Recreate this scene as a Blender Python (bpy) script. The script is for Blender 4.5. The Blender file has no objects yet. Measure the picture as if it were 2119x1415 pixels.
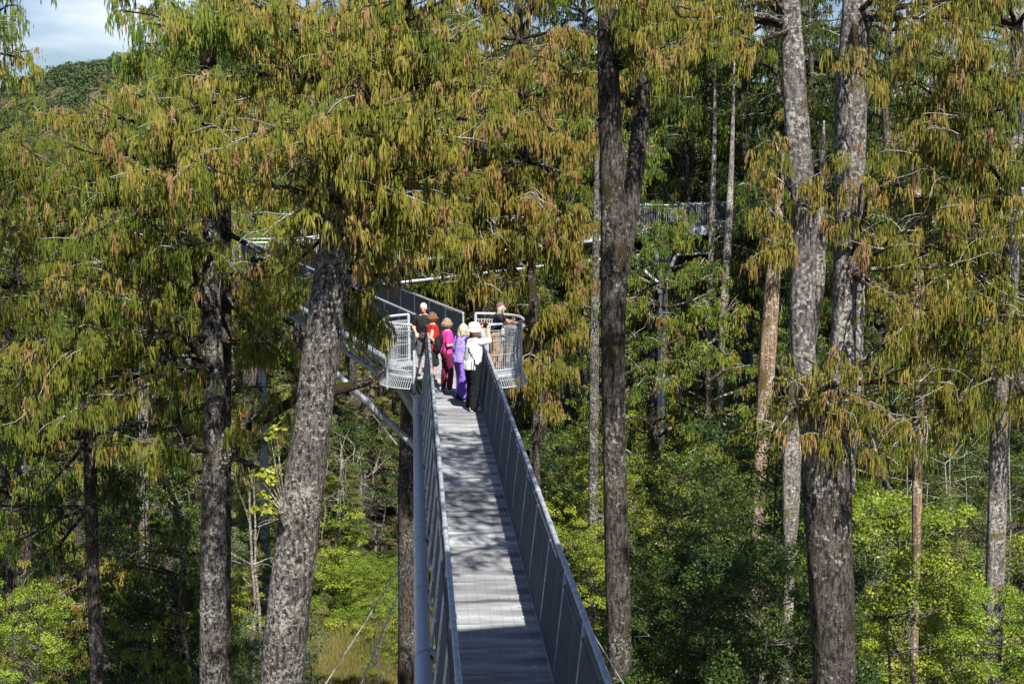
import bpy, math, random
import numpy as np
from mathutils import Vector, Matrix, noise as mnoise

C = bpy.context.scene.collection
SC = bpy.context.scene
rnd = random.Random(7)
RS = np.random.RandomState(11)
PI = math.pi

# ------------------------------------------------------------------ camera
F = 3200.0; W, H = 2119.0, 1415.0
VPX, VPY = 852.0, 300.0            # vanishing point of the walkway
CAMZ = 5.1
pitch = math.atan((H/2-VPY)/F)
yaw = math.atan((W/2-VPX)*math.cos(pitch)/F)
cd = bpy.data.cameras.new('camera'); cam = bpy.data.objects.new('camera', cd); C.objects.link(cam)
cam.location = (0, 0, CAMZ); cam.rotation_euler = (PI/2-pitch, 0, -yaw)
cd.sensor_width = 36; cd.lens = F/W*36; cd.clip_end = 6000; cd.clip_start = 0.1
SC.camera = cam
CR = Matrix.Rotation(-yaw, 3, 'Z') @ Matrix.Rotation(PI/2-pitch, 3, 'X')
def ray(px, py):
    return CR @ Vector(((px-W/2)/F, (H/2-py)/F, -1.0))
def at(px, py, Y):
    """world point seen at pixel (px,py) at distance Y down the walkway"""
    r = ray(px, py); k = Y/r.y
    return Vector((r.x*k, Y, CAMZ+r.z*k))
def atz(px, py, z=0.0):
    r = ray(px, py); k = (z-CAMZ)/r.z
    return Vector((r.x*k, r.y*k, z))

# ------------------------------------------------------------------ light
SUN_EL, SUN_AZ = math.radians(50), math.radians(15)    # azimuth: to the right of straight behind the camera
sdir = Vector((math.sin(SUN_AZ)*math.cos(SUN_EL), -math.cos(SUN_AZ)*math.cos(SUN_EL), math.sin(SUN_EL)))
sl = bpy.data.lights.new('sun', 'SUN'); so = bpy.data.objects.new('sun', sl); C.objects.link(so)
sl.energy = 5.0; sl.angle = math.radians(0.5); sl.color = (1.0, 0.95, 0.86)
so.rotation_euler = sdir.to_track_quat('Z', 'Y').to_euler(); so.location = (20, -30, 60)
wd = bpy.data.worlds.new("World"); SC.world = wd; wd.use_nodes = True
nt = wd.node_tree; nt.nodes.clear()
def N(nt, t, **kw):
    n = nt.nodes.new(t)
    for k, v in kw.items():
        if k.startswith('i_'): n.inputs[k[2:].replace('_', ' ')].default_value = v
        else: setattr(n, k, v)
    return n
sky = N(nt, 'ShaderNodeTexSky', sky_type='NISHITA', sun_disc=False)
sky.sun_elevation = SUN_EL; sky.sun_rotation = math.atan2(sdir.x, sdir.y)
sky.air_density = 1.0; sky.dust_density = 0.8
tc = N(nt, 'ShaderNodeTexCoord'); mp = N(nt, 'ShaderNodeMapping'); mp.inputs['Scale'].default_value = (1, 1, 3.5)
ns = N(nt, 'ShaderNodeTexNoise'); ns.inputs['Scale'].default_value = 5.0; ns.inputs['Detail'].default_value = 7; ns.inputs['Roughness'].default_value = .5
cr = N(nt, 'ShaderNodeValToRGB'); cr.color_ramp.elements[0].position = .46; cr.color_ramp.elements[1].position = .66
cr.color_ramp.elements[0].color = (.03, .03, .03, 1); cr.color_ramp.elements[1].color = (.95, .95, .95, 1)
mx = N(nt, 'ShaderNodeMixRGB'); mx.inputs[2].default_value = (15.0, 16, 17.3, 1)
bg = N(nt, 'ShaderNodeBackground'); bg.inputs['Strength'].default_value = 0.042
out = N(nt, 'ShaderNodeOutputWorld')
L = nt.links.new
L(tc.outputs['Generated'], mp.inputs[0]); L(mp.outputs[0], ns.inputs['Vector']); L(ns.outputs['Fac'], cr.inputs[0])
tn_ = N(nt, 'ShaderNodeMixRGB', blend_type='MULTIPLY'); tn_.inputs[0].default_value = 1; tn_.inputs[2].default_value = (1.0, 1.18, 1.58, 1)
L(sky.outputs[0], tn_.inputs[1])
sx = N(nt, 'ShaderNodeSeparateXYZ'); L(tc.outputs['Generated'], sx.inputs[0])
mz = N(nt, 'ShaderNodeMapRange'); mz.inputs['From Min'].default_value = .16; mz.inputs['From Max'].default_value = .34; mz.inputs['To Min'].default_value = 1; mz.inputs['To Max'].default_value = 0
ml_ = N(nt, 'ShaderNodeMath', operation='MULTIPLY'); L(sx.outputs[2], mz.inputs[0]); L(mz.outputs[0], ml_.inputs[0]); L(cr.outputs[0], ml_.inputs[1])
L(ml_.outputs[0], mx.inputs[0]); L(tn_.outputs[0], mx.inputs[1]); L(mx.outputs[0], bg.inputs[0]); L(bg.outputs[0], out.inputs[0])
SC.view_settings.view_transform = 'Standard'; SC.view_settings.look = 'None'; SC.view_settings.gamma = 1
SC.view_settings.exposure = 0.82
SC.cycles.max_bounces = 4; SC.cycles.diffuse_bounces = 1; SC.cycles.glossy_bounces = 2; SC.cycles.transmission_bounces = 3
SC.cycles.caustics_reflective = False; SC.cycles.caustics_refractive = False

# ------------------------------------------------------------------ materials
def newmat(name):
    m = bpy.data.materials.new(name); m.use_nodes = True
    nt = m.node_tree; nt.nodes.clear()
    return m, nt, N(nt, 'ShaderNodeOutputMaterial')
def foliage_mat(name, stops, trans=.25, rough=.6, inst=.25, spec=.25):
    """stops: (pos, rgb) along the per-spray tint attribute; small per-tree variation"""
    m, nt, o = newmat(name); L = nt.links.new
    a = N(nt, 'ShaderNodeAttribute', attribute_name='tint')
    r = N(nt, 'ShaderNodeValToRGB'); e = r.color_ramp.elements
    while len(e) < len(stops): e.new(.5)
    for k, (p, c) in enumerate(stops): e[k].position = p; e[k].color = (*c, 1)
    oi = N(nt, 'ShaderNodeObjectInfo')
    hs = N(nt, 'ShaderNodeHueSaturation')
    mr = N(nt, 'ShaderNodeMapRange'); mr.inputs['To Min'].default_value = 1-inst; mr.inputs['To Max'].default_value = 1+inst
    mh = N(nt, 'ShaderNodeMapRange'); mh.inputs['To Min'].default_value = .5-.018; mh.inputs['To Max'].default_value = .5+.018
    ml = N(nt, 'ShaderNodeMath', operation='FRACT'); mm = N(nt, 'ShaderNodeMath', operation='MULTIPLY'); mm.inputs[1].default_value = 7.31
    L(oi.outputs['Random'], mr.inputs[0]); L(oi.outputs['Random'], mm.inputs[0]); L(mm.outputs[0], ml.inputs[0]); L(ml.outputs[0], mh.inputs[0])
    L(a.outputs['Fac'], r.inputs[0]); L(r.outputs[0], hs.inputs['Color']); L(mr.outputs[0], hs.inputs['Value']); L(mh.outputs[0], hs.inputs['Hue'])
    p = N(nt, 'ShaderNodeBsdfPrincipled'); p.inputs['Roughness'].default_value = rough; p.inputs['Specular IOR Level'].default_value = spec
    t = N(nt, 'ShaderNodeBsdfTranslucent'); mix = N(nt, 'ShaderNodeMixShader'); mix.inputs[0].default_value = trans
    L(hs.outputs[0], p.inputs['Base Color']); L(hs.outputs[0], t.inputs['Color'])
    L(p.outputs[0], mix.inputs[1]); L(t.outputs[0], mix.inputs[2]); L(mix.outputs[0], o.inputs[0])
    return m
def bark_mat(name, base, dark, lichen, lich_pos=.56, scale=1.0, stretch=.16, moss=None, moss_pos=.62):
    m, nt, o = newmat(name); L = nt.links.new
    tc = N(nt, 'ShaderNodeTexCoord'); mp = N(nt, 'ShaderNodeMapping'); mp.inputs['Scale'].default_value = (1, 1, stretch)
    L(tc.outputs['Object'], mp.inputs[0])
    n1 = N(nt, 'ShaderNodeTexNoise'); n1.inputs['Scale'].default_value = 14*scale; n1.inputs['Detail'].default_value = 6; n1.inputs['Roughness'].default_value = .65
    L(mp.outputs[0], n1.inputs['Vector'])
    r1 = N(nt, 'ShaderNodeValToRGB'); r1.color_ramp.elements[0].position = .42; r1.color_ramp.elements[1].position = .58
    r1.color_ramp.elements[0].color = (*dark, 1); r1.color_ramp.elements[1].color = (*base, 1); L(n1.outputs['Fac'], r1.inputs[0])
    n2 = N(nt, 'ShaderNodeTexNoise'); n2.inputs['Scale'].default_value = 10.5*scale; n2.inputs['Detail'].default_value = 8; n2.inputs['Roughness'].default_value = .72
    L(tc.outputs['Object'], n2.inputs['Vector'])
    n4 = N(nt, 'ShaderNodeTexNoise'); n4.inputs['Scale'].default_value = .9*scale; n4.inputs['Detail'].default_value = 3; L(tc.outputs['Object'], n4.inputs['Vector'])
    mod = N(nt, 'ShaderNodeMath', operation='MULTIPLY_ADD'); mod.inputs[1].default_value = .38; mod.inputs[2].default_value = -.19; L(n4.outputs['Fac'], mod.inputs[0])
    sm = N(nt, 'ShaderNodeMath', operation='ADD'); L(mod.outputs[0], sm.inputs[0]); L(n2.outputs['Fac'], sm.inputs[1])
    r2 = N(nt, 'ShaderNodeValToRGB'); r2.color_ramp.elements[0].position = lich_pos-.025; r2.color_ramp.elements[1].position = lich_pos+.05
    L(sm.outputs[0], r2.inputs[0])
    x = N(nt, 'ShaderNodeMixRGB'); x.inputs[2].default_value = (*lichen, 1); L(r2.outputs[0], x.inputs[0]); L(r1.outputs[0], x.inputs[1])
    last = x
    n3 = N(nt, 'ShaderNodeTexNoise'); n3.inputs['Scale'].default_value = 1.3*scale; n3.inputs['Detail'].default_value = 5; L(tc.outputs['Object'], n3.inputs['Vector'])
    if moss:
        r3 = N(nt, 'ShaderNodeValToRGB'); r3.color_ramp.elements[0].position = moss_pos-.04; r3.color_ramp.elements[1].position = moss_pos+.05
        L(n3.outputs['Fac'], r3.inputs[0])
        y = N(nt, 'ShaderNodeMixRGB'); y.inputs[2].default_value = (*moss, 1); L(r3.outputs[0], y.inputs[0]); L(x.outputs[0], y.inputs[1]); last = y
    p = N(nt, 'ShaderNodeBsdfPrincipled'); p.inputs['Roughness'].default_value = .9; p.inputs['Specular IOR Level'].default_value = .15
    L(last.outputs[0], p.inputs['Base Color'])
    ad = N(nt, 'ShaderNodeMath', operation='ADD'); L(n1.outputs['Fac'], ad.inputs[0]); L(n2.outputs['Fac'], ad.inputs[1])
    b = N(nt, 'ShaderNodeBump'); b.inputs['Strength'].default_value = 1.0; b.inputs['Distance'].default_value = .09
    L(ad.outputs[0], b.inputs['Height']); L(b.outputs[0], p.inputs['Normal']); L(p.outputs[0], o.inputs[0])
    return m
def plain(name, col, rough=.6, metal=0., var=.12, scale=6., bump=0., spec=.4, col2=None, coords='Object', stretch=(1,1,1)):
    m, nt, o = newmat(name); L = nt.links.new
    tc = N(nt, 'ShaderNodeTexCoord'); mp = N(nt, 'ShaderNodeMapping'); mp.inputs['Scale'].default_value = stretch
    n = N(nt, 'ShaderNodeTexNoise'); n.inputs['Scale'].default_value = scale; n.inputs['Detail'].default_value = 5
    L(tc.outputs[coords], mp.inputs[0]); L(mp.outputs[0], n.inputs['Vector'])
    r = N(nt, 'ShaderNodeValToRGB'); r.color_ramp.elements[0].position = .35; r.color_ramp.elements[1].position = .65
    c1 = [c*(1-var) for c in col]; c2 = [min(1, c*(1+var)) for c in (col2 or col)]
    r.color_ramp.elements[0].color = (*c1, 1); r.color_ramp.elements[1].color = (*c2, 1)
    L(n.outputs['Fac'], r.inputs[0])
    p = N(nt, 'ShaderNodeBsdfPrincipled'); p.inputs['Roughness'].default_value = rough; p.inputs['Metallic'].default_value = metal
    p.inputs['Specular IOR Level'].default_value = spec
    L(r.outputs[0], p.inputs['Base Color'])
    if bump:
        b = N(nt, 'ShaderNodeBump'); b.inputs['Strength'].default_value = bump; b.inputs['Distance'].default_value = .02
        L(n.outputs['Fac'], b.inputs['Height']); L(b.outputs[0], p.inputs['Normal'])
    L(p.outputs[0], o.inputs[0])
    return m

M = {}
M['rimu'] = foliage_mat('rimu_sprays', [(0, (.06, .11, .016)), (.32, (.135, .17, .022)), (.60, (.26, .235, .036)), (.80, (.37, .28, .06)), (.90, (.35, .22, .11)), (1, (.36, .155, .085))], trans=.20, inst=.08)
M['rimu_green'] = foliage_mat('rimu_sprays_green', [(0, (.045, .10, .014)), (.4, (.12, .185, .024)), (.7, (.23, .25, .035)), (.9, (.30, .22, .05)), (1, (.32, .15, .08))], trans=.20, inst=.15)
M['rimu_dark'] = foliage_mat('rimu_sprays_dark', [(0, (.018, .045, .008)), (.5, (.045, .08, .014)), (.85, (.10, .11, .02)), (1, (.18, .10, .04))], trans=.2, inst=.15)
M['leaf_bright'] = foliage_mat('leaf_bright_green', [(0, (.08, .135, .011)), (.5, (.20, .26, .023)), (1, (.38, .41, .05))], trans=.3, inst=.2, rough=.45, spec=.4)
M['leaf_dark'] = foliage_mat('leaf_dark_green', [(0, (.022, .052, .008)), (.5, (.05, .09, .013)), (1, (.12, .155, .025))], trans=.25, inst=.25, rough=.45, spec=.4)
M['leaf_olive'] = foliage_mat('leaf_olive', [(0, (.075, .09, .025)), (.5, (.14, .16, .045)), (1, (.24, .22, .07))], trans=.25, inst=.2)
M['leaf_grey'] = foliage_mat('leaf_grey_green', [(0, (.075, .10, .04)), (.5, (.13, .165, .07)), (1, (.22, .24, .11))], trans=.25, inst=.2)
M['fern'] = foliage_mat('fern_green', [(0, (.09, .19, .02)), (.5, (.17, .30, .035)), (1, (.30, .36, .06))], trans=.35, inst=.1)
M['grass'] = foliage_mat('dry_grass', [(0, (.12, .12, .03)), (.5, (.22, .19, .06)), (1, (.36, .29, .11))], trans=.3, inst=.05)
M['bark'] = bark_mat('bark_grey', (.19, .17, .155), (.026, .02, .017), (.42, .40, .36), .55, 1.3, stretch=.35, moss=(.07, .05, .025), moss_pos=.66)
M['bark_dark'] = bark_mat('bark_dark', (.14, .12, .105), (.03, .024, .02), (.40, .38, .35), .60, 1.3, stretch=.3, moss=(.06, .045, .02), moss_pos=.64)
M['bark_light'] = bark_mat('bark_light', (.34, .30, .27), (.11, .09, .075), (.60, .58, .52), .54, 1.4, moss=(.20, .16, .08), moss_pos=.63)
M['bark_peel'] = bark_mat('bark_peeled', (.46, .33, .23), (.20, .12, .07), (.62, .57, .47), .56, 1.2, stretch=.08, moss=(.16, .12, .05), moss_pos=.58)
M['limb'] = bark_mat('limb_bark', (.07, .055, .042), (.022, .017, .012), (.55, .54, .48), .585, 1.2, stretch=.5, moss=(.05, .036, .016), moss_pos=.58)
M['bark_pale'] = bark_mat('bark_pale_grey', (.26, .235, .22), (.08, .068, .06), (.55, .53, .49), .55, 1.3, stretch=.4, moss=(.14, .10, .05), moss_pos=.66)
M['twig'] = bark_mat('twig_lichen', (.50, .47, .41), (.20, .17, .13), (.70, .69, .64), .50, 2.5, stretch=1)
M['stem'] = bark_mat('stem_pale', (.32, .28, .23), (.16, .13, .10), (.62, .60, .56), .53, 1.6, stretch=.5)
M['galv'] = plain('galvanised_steel', (.36, .39, .43), rough=.5, metal=.25, var=.16, scale=9, col2=(.44, .47, .51))
M['galv_bright'] = plain('galvanised_bright', (.50, .53, .57), rough=.45, metal=.15, var=.10, scale=9)
M['galv_dark'] = plain('shaded_mesh', (.10, .112, .13), rough=.55, metal=.2, var=.15, scale=4)  # shade on the mesh panels is put into this darker steel colour
M['deck'] = plain('deck_grating', (.36, .375, .40), rough=.5, metal=.15, var=.30, scale=2.2, col2=(.52, .535, .56), stretch=(.4, 1.6, 1))
def panel_variation(m):
    # each grating panel weathered a little differently
    nt = m.node_tree; p = next(n for n in nt.nodes if n.type == 'BSDF_PRINCIPLED'); src = p.inputs['Base Color'].links[0].from_socket
    oi = N(nt, 'ShaderNodeObjectInfo'); mr = N(nt, 'ShaderNodeMapRange'); mr.inputs['To Min'].default_value = .55; mr.inputs['To Max'].default_value = 1.15
    hs = N(nt, 'ShaderNodeHueSaturation'); nt.links.new(oi.outputs['Random'], mr.inputs[0]); nt.links.new(mr.outputs[0], hs.inputs['Value'])
    nt.links.new(src, hs.inputs['Color']); nt.links.new(hs.outputs[0], p.inputs['Base Color'])
panel_variation(M['deck'])
M['ground'] = plain('forest_floor', (.05, .06, .02), rough=1, var=.4, scale=.35, col2=(.11, .09, .04), bump=.5)

# ------------------------------------------------------------------ object helpers
def tag(o, label=None, cat=None, group=None, kind=None):
    if label: o['label'] = label
    if cat: o['category'] = cat
    if group: o['group'] = group
    if kind: o['kind'] = kind
    return o
def empty(name, loc, label, cat, group=None, rz=0, s=1.0):
    o = bpy.data.objects.new(name, None); C.objects.link(o); o.location = loc; o.rotation_euler = (0, 0, rz); o.scale = (s, s, s)
    o.empty_display_size = .2
    return tag(o, label, cat, group)
def link(name, me, mat, parent=None):
    o = bpy.data.objects.new(name, me); C.objects.link(o)
    if mat is not None and len(me.materials) == 0:
        me.materials.append(mat)
    if parent: o.parent = parent
    return o
def copy_tree(o, parent=None):
    c = o.copy(); C.objects.link(c); c.parent = parent
    for ch in list(o.children): copy_tree(ch, c)
    return c

class MB:
    """collects vertices and quads/tris as numpy chunks"""
    def __init__(s): s.v = []; s.f = []; s.n = 0; s.t = []; s.m = []
    def add(s, v, f, tint=None, mi=0):
        v = np.asarray(v, dtype=np.float32).reshape(-1, 3); f = np.asarray(f, dtype=np.int64)
        if f.shape[1] == 3: f = np.concatenate([f, -np.ones((len(f), 1), np.int64)-s.n], 1)
        s.v.append(v); s.f.append(f+s.n); s.n += len(v)
        s.t.append(np.full(len(v), .5, np.float32) if tint is None else np.asarray(tint, np.float32))
        s.m.append(np.full(len(f), mi, np.int32))
    def mesh(s, name, smooth=False, tint=False):
        v = np.concatenate(s.v); f = np.concatenate(s.f); mi = np.concatenate(s.m)
        me = bpy.data.meshes.new(name)
        tri = f[:, 3] < 0
        cnt = np.where(tri, 3, 4); start = np.concatenate([[0], np.cumsum(cnt)[:-1]])
        flat = f.reshape(-1); flat = flat[flat >= 0]
        me.vertices.add(len(v)); me.vertices.foreach_set('co', v.reshape(-1))
        me.loops.add(len(flat)); me.loops.foreach_set('vertex_index', flat.astype(np.int32))
        me.polygons.add(len(f)); me.polygons.foreach_set('loop_start', start.astype(np.int32))
        me.polygons.foreach_set('loop_total', cnt.astype(np.int32))
        me.polygons.foreach_set('use_smooth', np.full(len(f), smooth, dtype=bool))
        if mi.max() > 0: me.polygons.foreach_set('material_index', mi)
        me.update(calc_edges=True)
        if tint:
            a = me.attributes.new('tint', 'FLOAT', 'POINT'); a.data.foreach_set('value', np.concatenate(s.t))
        return me
    def build(s, name, mat, parent=None, smooth=False, tint=False):
        return link(name, s.mesh(name, smooth, tint), mat, parent)
    # shapes
    def box(s, a, b, mi=0):
        x0, y0, z0 = a; x1, y1, z1 = b
        v = [(x0,y0,z0),(x1,y0,z0),(x1,y1,z0),(x0,y1,z0),(x0,y0,z1),(x1,y0,z1),(x1,y1,z1),(x0,y1,z1)]
        s.add(v, [(0,3,2,1),(4,5,6,7),(0,1,5,4),(1,2,6,5),(2,3,7,6),(3,0,4,7)], mi=mi)
    def tube(s, pts, r, n=8, caps=True, mi=0, ell=None, tint=None):
        P = np.asarray([tuple(p) for p in pts], float); K = len(P)
        R = np.full(K, float(r)) if np.isscalar(r) else np.asarray(r, float)
        T = np.gradient(P, axis=0); T /= np.linalg.norm(T, axis=1)[:, None]+1e-9
        ref = np.array([0, 0, 1.]) if abs(T[:, 2]).mean() < .9 else np.array([0, 1., 0])
        A = np.cross(T, ref); A /= np.linalg.norm(A, axis=1)[:, None]+1e-9
        B = np.cross(A, T)
        th = np.arange(n)*2*PI/n
        V = P[:, None]+R[:, None, None]*(np.cos(th)[None, :, None]*A[:, None]+np.sin(th)[None, :, None]*B[:, None]*(1 if ell is None else ell))
        i = np.arange(K-1)[:, None]*n; j = np.arange(n)[None]; j2 = (j+1) % n
        f = np.stack([i+j, i+j2, i+n+j2, i+n+j], -1).reshape(-1, 4)
        V = V.reshape(-1, 3)
        s.add(V, f, mi=mi, tint=None if tint is None else np.full(len(V), tint))
        if caps:
            b = len(V)
            for k, fl in ((0, 1), (K-1, 0)):
                ring = [k*n+q for q in range(n)]
                c = P[k]; vv = np.concatenate([V[k*n:(k+1)*n], [c]])
                ff = [((q+1) % n, q, n) if fl else (q, (q+1) % n, n) for q in range(n)]
                s.add(vv, ff, mi=mi, tint=None if tint is None else np.full(n+1, tint))

def spline(pts, k=6):
    P = [Vector(p) for p in pts]; P = [P[0]*2-P[1]]+P+[P[-1]*2-P[-2]]; o = []
    for i in range(1, len(P)-2):
        for q in range(k):
            t = q/k; a, b, c, d = P[i-1], P[i], P[i+1], P[i+2]
            o.append(.5*((2*b)+(c-a)*t+(2*a-5*b+4*c-d)*t*t+(3*b-a-3*c+d)*t**3))
    o.append(P[-2]); return o
def splinef(v, k=6):
    return [p.x for p in spline([(a, 0, 0) for a in v], k)]

# ------------------------------------------------------------------ foliage generators
def sprays(mb, P, Ln, Sp, tint, S=15, K=3, w=.011, rs=RS):
    """weeping sprays: a dome of thin hanging strands, each starting somewhere along an arch that springs from the twig"""
    P = np.asarray(P, float); n = len(P)
    if n == 0: return
    Ln = np.asarray(Ln)[:, None]; Sp = np.asarray(Sp)[:, None]
    nb = 7                                                   # arches per spray
    bphi = rs.rand(n, nb)*2*PI; br = Sp*(.35+.65*rs.rand(n, nb)); bl = Ln*(.45+.55*rs.rand(n, nb))
    pick = rs.randint(0, nb, (n, S)); ii = np.arange(n)[:, None]
    phi = bphi[ii, pick]; r = br[ii, pick]; l = bl[ii, pick]
    u = rs.rand(n, S)**.8*.72
    rad0 = r*(1-(1-u)**2.4); z0 = .25*r*np.sin(PI*np.minimum(u*1.8, 1))-l*u**1.15
    t = np.linspace(0, 1, K)[None, None]
    sl_ = (Ln*(.13+.20*rs.rand(n, S)))[..., None]
    ph2 = phi+rs.randn(n, S)*.9; o2 = (.16*rs.rand(n, S)*(1.1-u))[..., None]*sl_*2.2
    X = np.stack([np.cos(phi)*rad0, np.sin(phi)*rad0, z0], -1)[:, :, None]+P[:, None, None]
    X = X+np.stack([np.cos(ph2)[..., None]*o2*t, np.sin(ph2)[..., None]*o2*t, -sl_*t+.0*t], -1)
    wa = rs.rand(n, S)*PI; hw = w*(.6+.8*rs.rand(n, S, 1))*np.array([.45, 1.0, .2] if K == 3 else np.concatenate([[.5], np.ones(K-2), [.3]]))[None, None]
    off = np.stack([np.cos(wa)[..., None]*hw, np.sin(wa)[..., None]*hw, np.zeros_like(hw)], -1)
    V = np.stack([X-off, X+off], 3).reshape(-1, 3)
    base = (np.arange(n*S)*K*2)[:, None]
    k = np.arange(K-1)[None]*2
    f = np.stack([base+k, base+k+1, base+k+3, base+k+2], -1).reshape(-1, 4)
    tt = np.asarray(tint)[:, None, None]
    tn = tt+np.where(tt < .8, (rs.rand(n, S, 1)-.5)*.34, (rs.rand(n, S, 1)-.5)*.1)+(t-.5)*.08
    tn = np.repeat(np.clip(tn, 0, 1)[..., None], 2, -1).reshape(-1)
    mb.add(V, f, tn)
def leaves(mb, Cn, Rr, n_each, size, tint, rs=RS, flat=.75, up=.5, asp=.5):
    """leaf clumps: n_each little diamonds spread through the outer part of each clump"""
    Cn = np.asarray(Cn, float); n = len(Cn); k = n_each
    d = rs.randn(n, k, 3); d /= np.linalg.norm(d, axis=2)[..., None]
    d[..., 2] = np.where(d[..., 2] < -.2, -d[..., 2]*.6, d[..., 2])
    rad = np.asarray(Rr)[:, None]*(.45+.55*rs.rand(n, k)**.5)
    X = Cn[:, None]+d*rad[..., None]*np.array([1, 1, flat])
    nn = d*.6+rs.randn(n, k, 3)*.55; nn[..., 2] += up; nn /= np.linalg.norm(nn, axis=2)[..., None]
    a = np.cross(nn, rs.randn(n, k, 3)); a /= np.linalg.norm(a, axis=2)[..., None]; b = np.cross(nn, a)
    s = size*(.6+.8*rs.rand(n, k, 1)); a = a*s; b = b*s*asp
    V = np.stack([X-a, X+b, X+a, X-b], 2).reshape(-1, 3)
    f = np.arange(n*k*4).reshape(-1, 4)
    tn = np.asarray(tint)[:, None]+(rs.rand(n, k)-.5)*.5
    mb.add(V, f, np.repeat(np.clip(tn, 0, 1).reshape(-1), 4))

def wander(p, d, length, droop, n, jit, r0):
    """a bent branch: list of points"""
    pts = [Vector(p)]; d = Vector(d).normalized(); step = length/n
    for i in range(n):
        d = d+Vector((r0.uniform(-jit, jit), r0.uniform(-jit, jit), r0.uniform(-jit, jit)-droop*(i/n)))
        d.normalize(); pts.append(pts[-1]+d*step)
    return pts

def rimu_limb(r0, lb, tw, SP, start, az, R, up=.15, droop=.10, r_base=.07, dens=1.0, L0=.6, tint0=.45, dead=.1):
    """one limb with side branches; collects spray points in SP"""
    d = Vector((math.cos(az), math.sin(az), up))
    n = max(5, int(R/.35)); pts = wander(start, d, R, droop, n, .11, r0)
    rad = [r_base*(1-.85*i/n)+.008 for i in range(n+1)]
    (lb if r_base > .03 else tw).tube(pts, rad, n=6, caps=False)
    for i in range(1, n+1):
        s = i/n
        if s < .22: continue
        for side in (-1, 1):
            if r0.random() > .86*dens: continue
            t = (pts[i]-pts[i-1]).normalized()
            h = Vector((-t.y, t.x, 0)); h = h.normalized() if h.length > 0 else Vector((1, 0, 0))
            dd = t*r0.uniform(.4, 1.0)+h*side*r0.uniform(.4, 1.1)+Vector((0, 0, r0.uniform(-.35, .75)))
            Lb = (.30*R*(1.15-.75*s)+.25)*r0.uniform(.6, 1.25)
            m = max(3, int(Lb/.22)); q = wander(pts[i], dd, Lb, r0.uniform(.1, .5), m, .26, r0)
            q_dead = r0.random() < dead
            pale = q_dead or r0.random() < .34; (tw if pale else lb).tube(q, [(.0125 if pale else .017)*(1-.7*k/m)+.003 for k in range(m+1)], n=4, caps=False)
            tt = tint0+r0.gauss(0, .13)
            for k in range(1, m+1):
                if q_dead:
                    if r0.random() < .6:
                        e = wander(q[k], (q[k]-q[k-1])+Vector((r0.uniform(-.3, .3), r0.uniform(-.3, .3), r0.uniform(-.2, .3))), r0.uniform(.3, .8), .5, 5, .25, r0)
                        tw.tube(e, [.007, .006, .005, .005, .004, .003], n=3, caps=False)
                    continue
                if k/m < .25 and s < .6: continue
                for z in range(2 if r0.random() < .55*dens else 1):
                    e = q[k]+Vector((r0.uniform(-.16, .16), r0.uniform(-.16, .16), r0.uniform(-.05, .08)))
                    rust = r0.random()
                    SP.append((e.x, e.y, e.z, L0*r0.uniform(.55, 1.35), r0.uniform(.10, .26)*(L0/.6), .96 if rust < .03 else (.88 if rust < .075 else min(.78, tt+r0.gauss(0, .09)))))

def bark_tube(mb, pts, rad, n=26, k=7, amp=.06, seed=0):
    P = np.array([tuple(p) for p in spline(pts, k)]); R = np.array(splinef(rad, k))
    K = len(P); T = np.gradient(P, axis=0); T /= np.linalg.norm(T, axis=1)[:, None]
    A = np.cross(T, [0, 1., 0.]); A /= np.linalg.norm(A, axis=1)[:, None]; B = np.cross(A, T)
    th = np.arange(n)*2*PI/n
    rs = np.random.RandomState(seed)
    zz = P[:, 2][:, None]; D = np.zeros((K, n))
    for q in range(1, 7):
        ph = rs.rand()*6.28; fr = rs.uniform(.15, 1.2)*q*.6; tw = rs.uniform(-.5, .5)
        D += rs.uniform(.4, 1)/q*np.sin(q*(th[None]+tw*zz*.3)+ph+fr*zz*np.sign(rs.randn()))
    g_ = rs.randn(K, n); g_ = (g_+np.roll(g_, 1, 0)+.5*np.roll(g_, 2, 0))*.6     # short vertical plates
    D = 1+amp*D*.6+amp*.42*g_*.6
    V = P[:, None]+(R[:, None]*D)[..., None]*(np.cos(th)[None, :, None]*A[:, None]+np.sin(th)[None, :, None]*B[:, None])
    i = np.arange(K-1)[:, None]*n; j = np.arange(n)[None]; j2 = (j+1) % n
    mb.add(V.reshape(-1, 3), np.stack([i+j, i+j2, i+n+j2, i+n+j], -1).reshape(-1, 4))
    return P, R

GZ = -20.0
def px_path(spec):
    """spec rows (px, py, width_px, Y) -> points and radii"""
    pts = []; rad = []
    for px, py, w, Y in spec:
        p = at(px, py, Y); pts.append(p); rad.append(w*.5*Y/F)
    return pts, rad
def finish_rimu(root, lb, tw, SP, mat, w=.011, S=15, base=(0, 0, 0), limbmat='limb'):
    if lb is not None and lb.n: lb.build('limbs', M[limbmat], root, smooth=True)
    if tw.n: tw.build('twigs', M['twig'], root)
    a = np.array(SP); mb = MB(); sprays(mb, a[:, :3], a[:, 3], a[:, 4], a[:, 5], S=S, w=w)
    return mb.build('crown', M[mat], root, tint=True)

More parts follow.
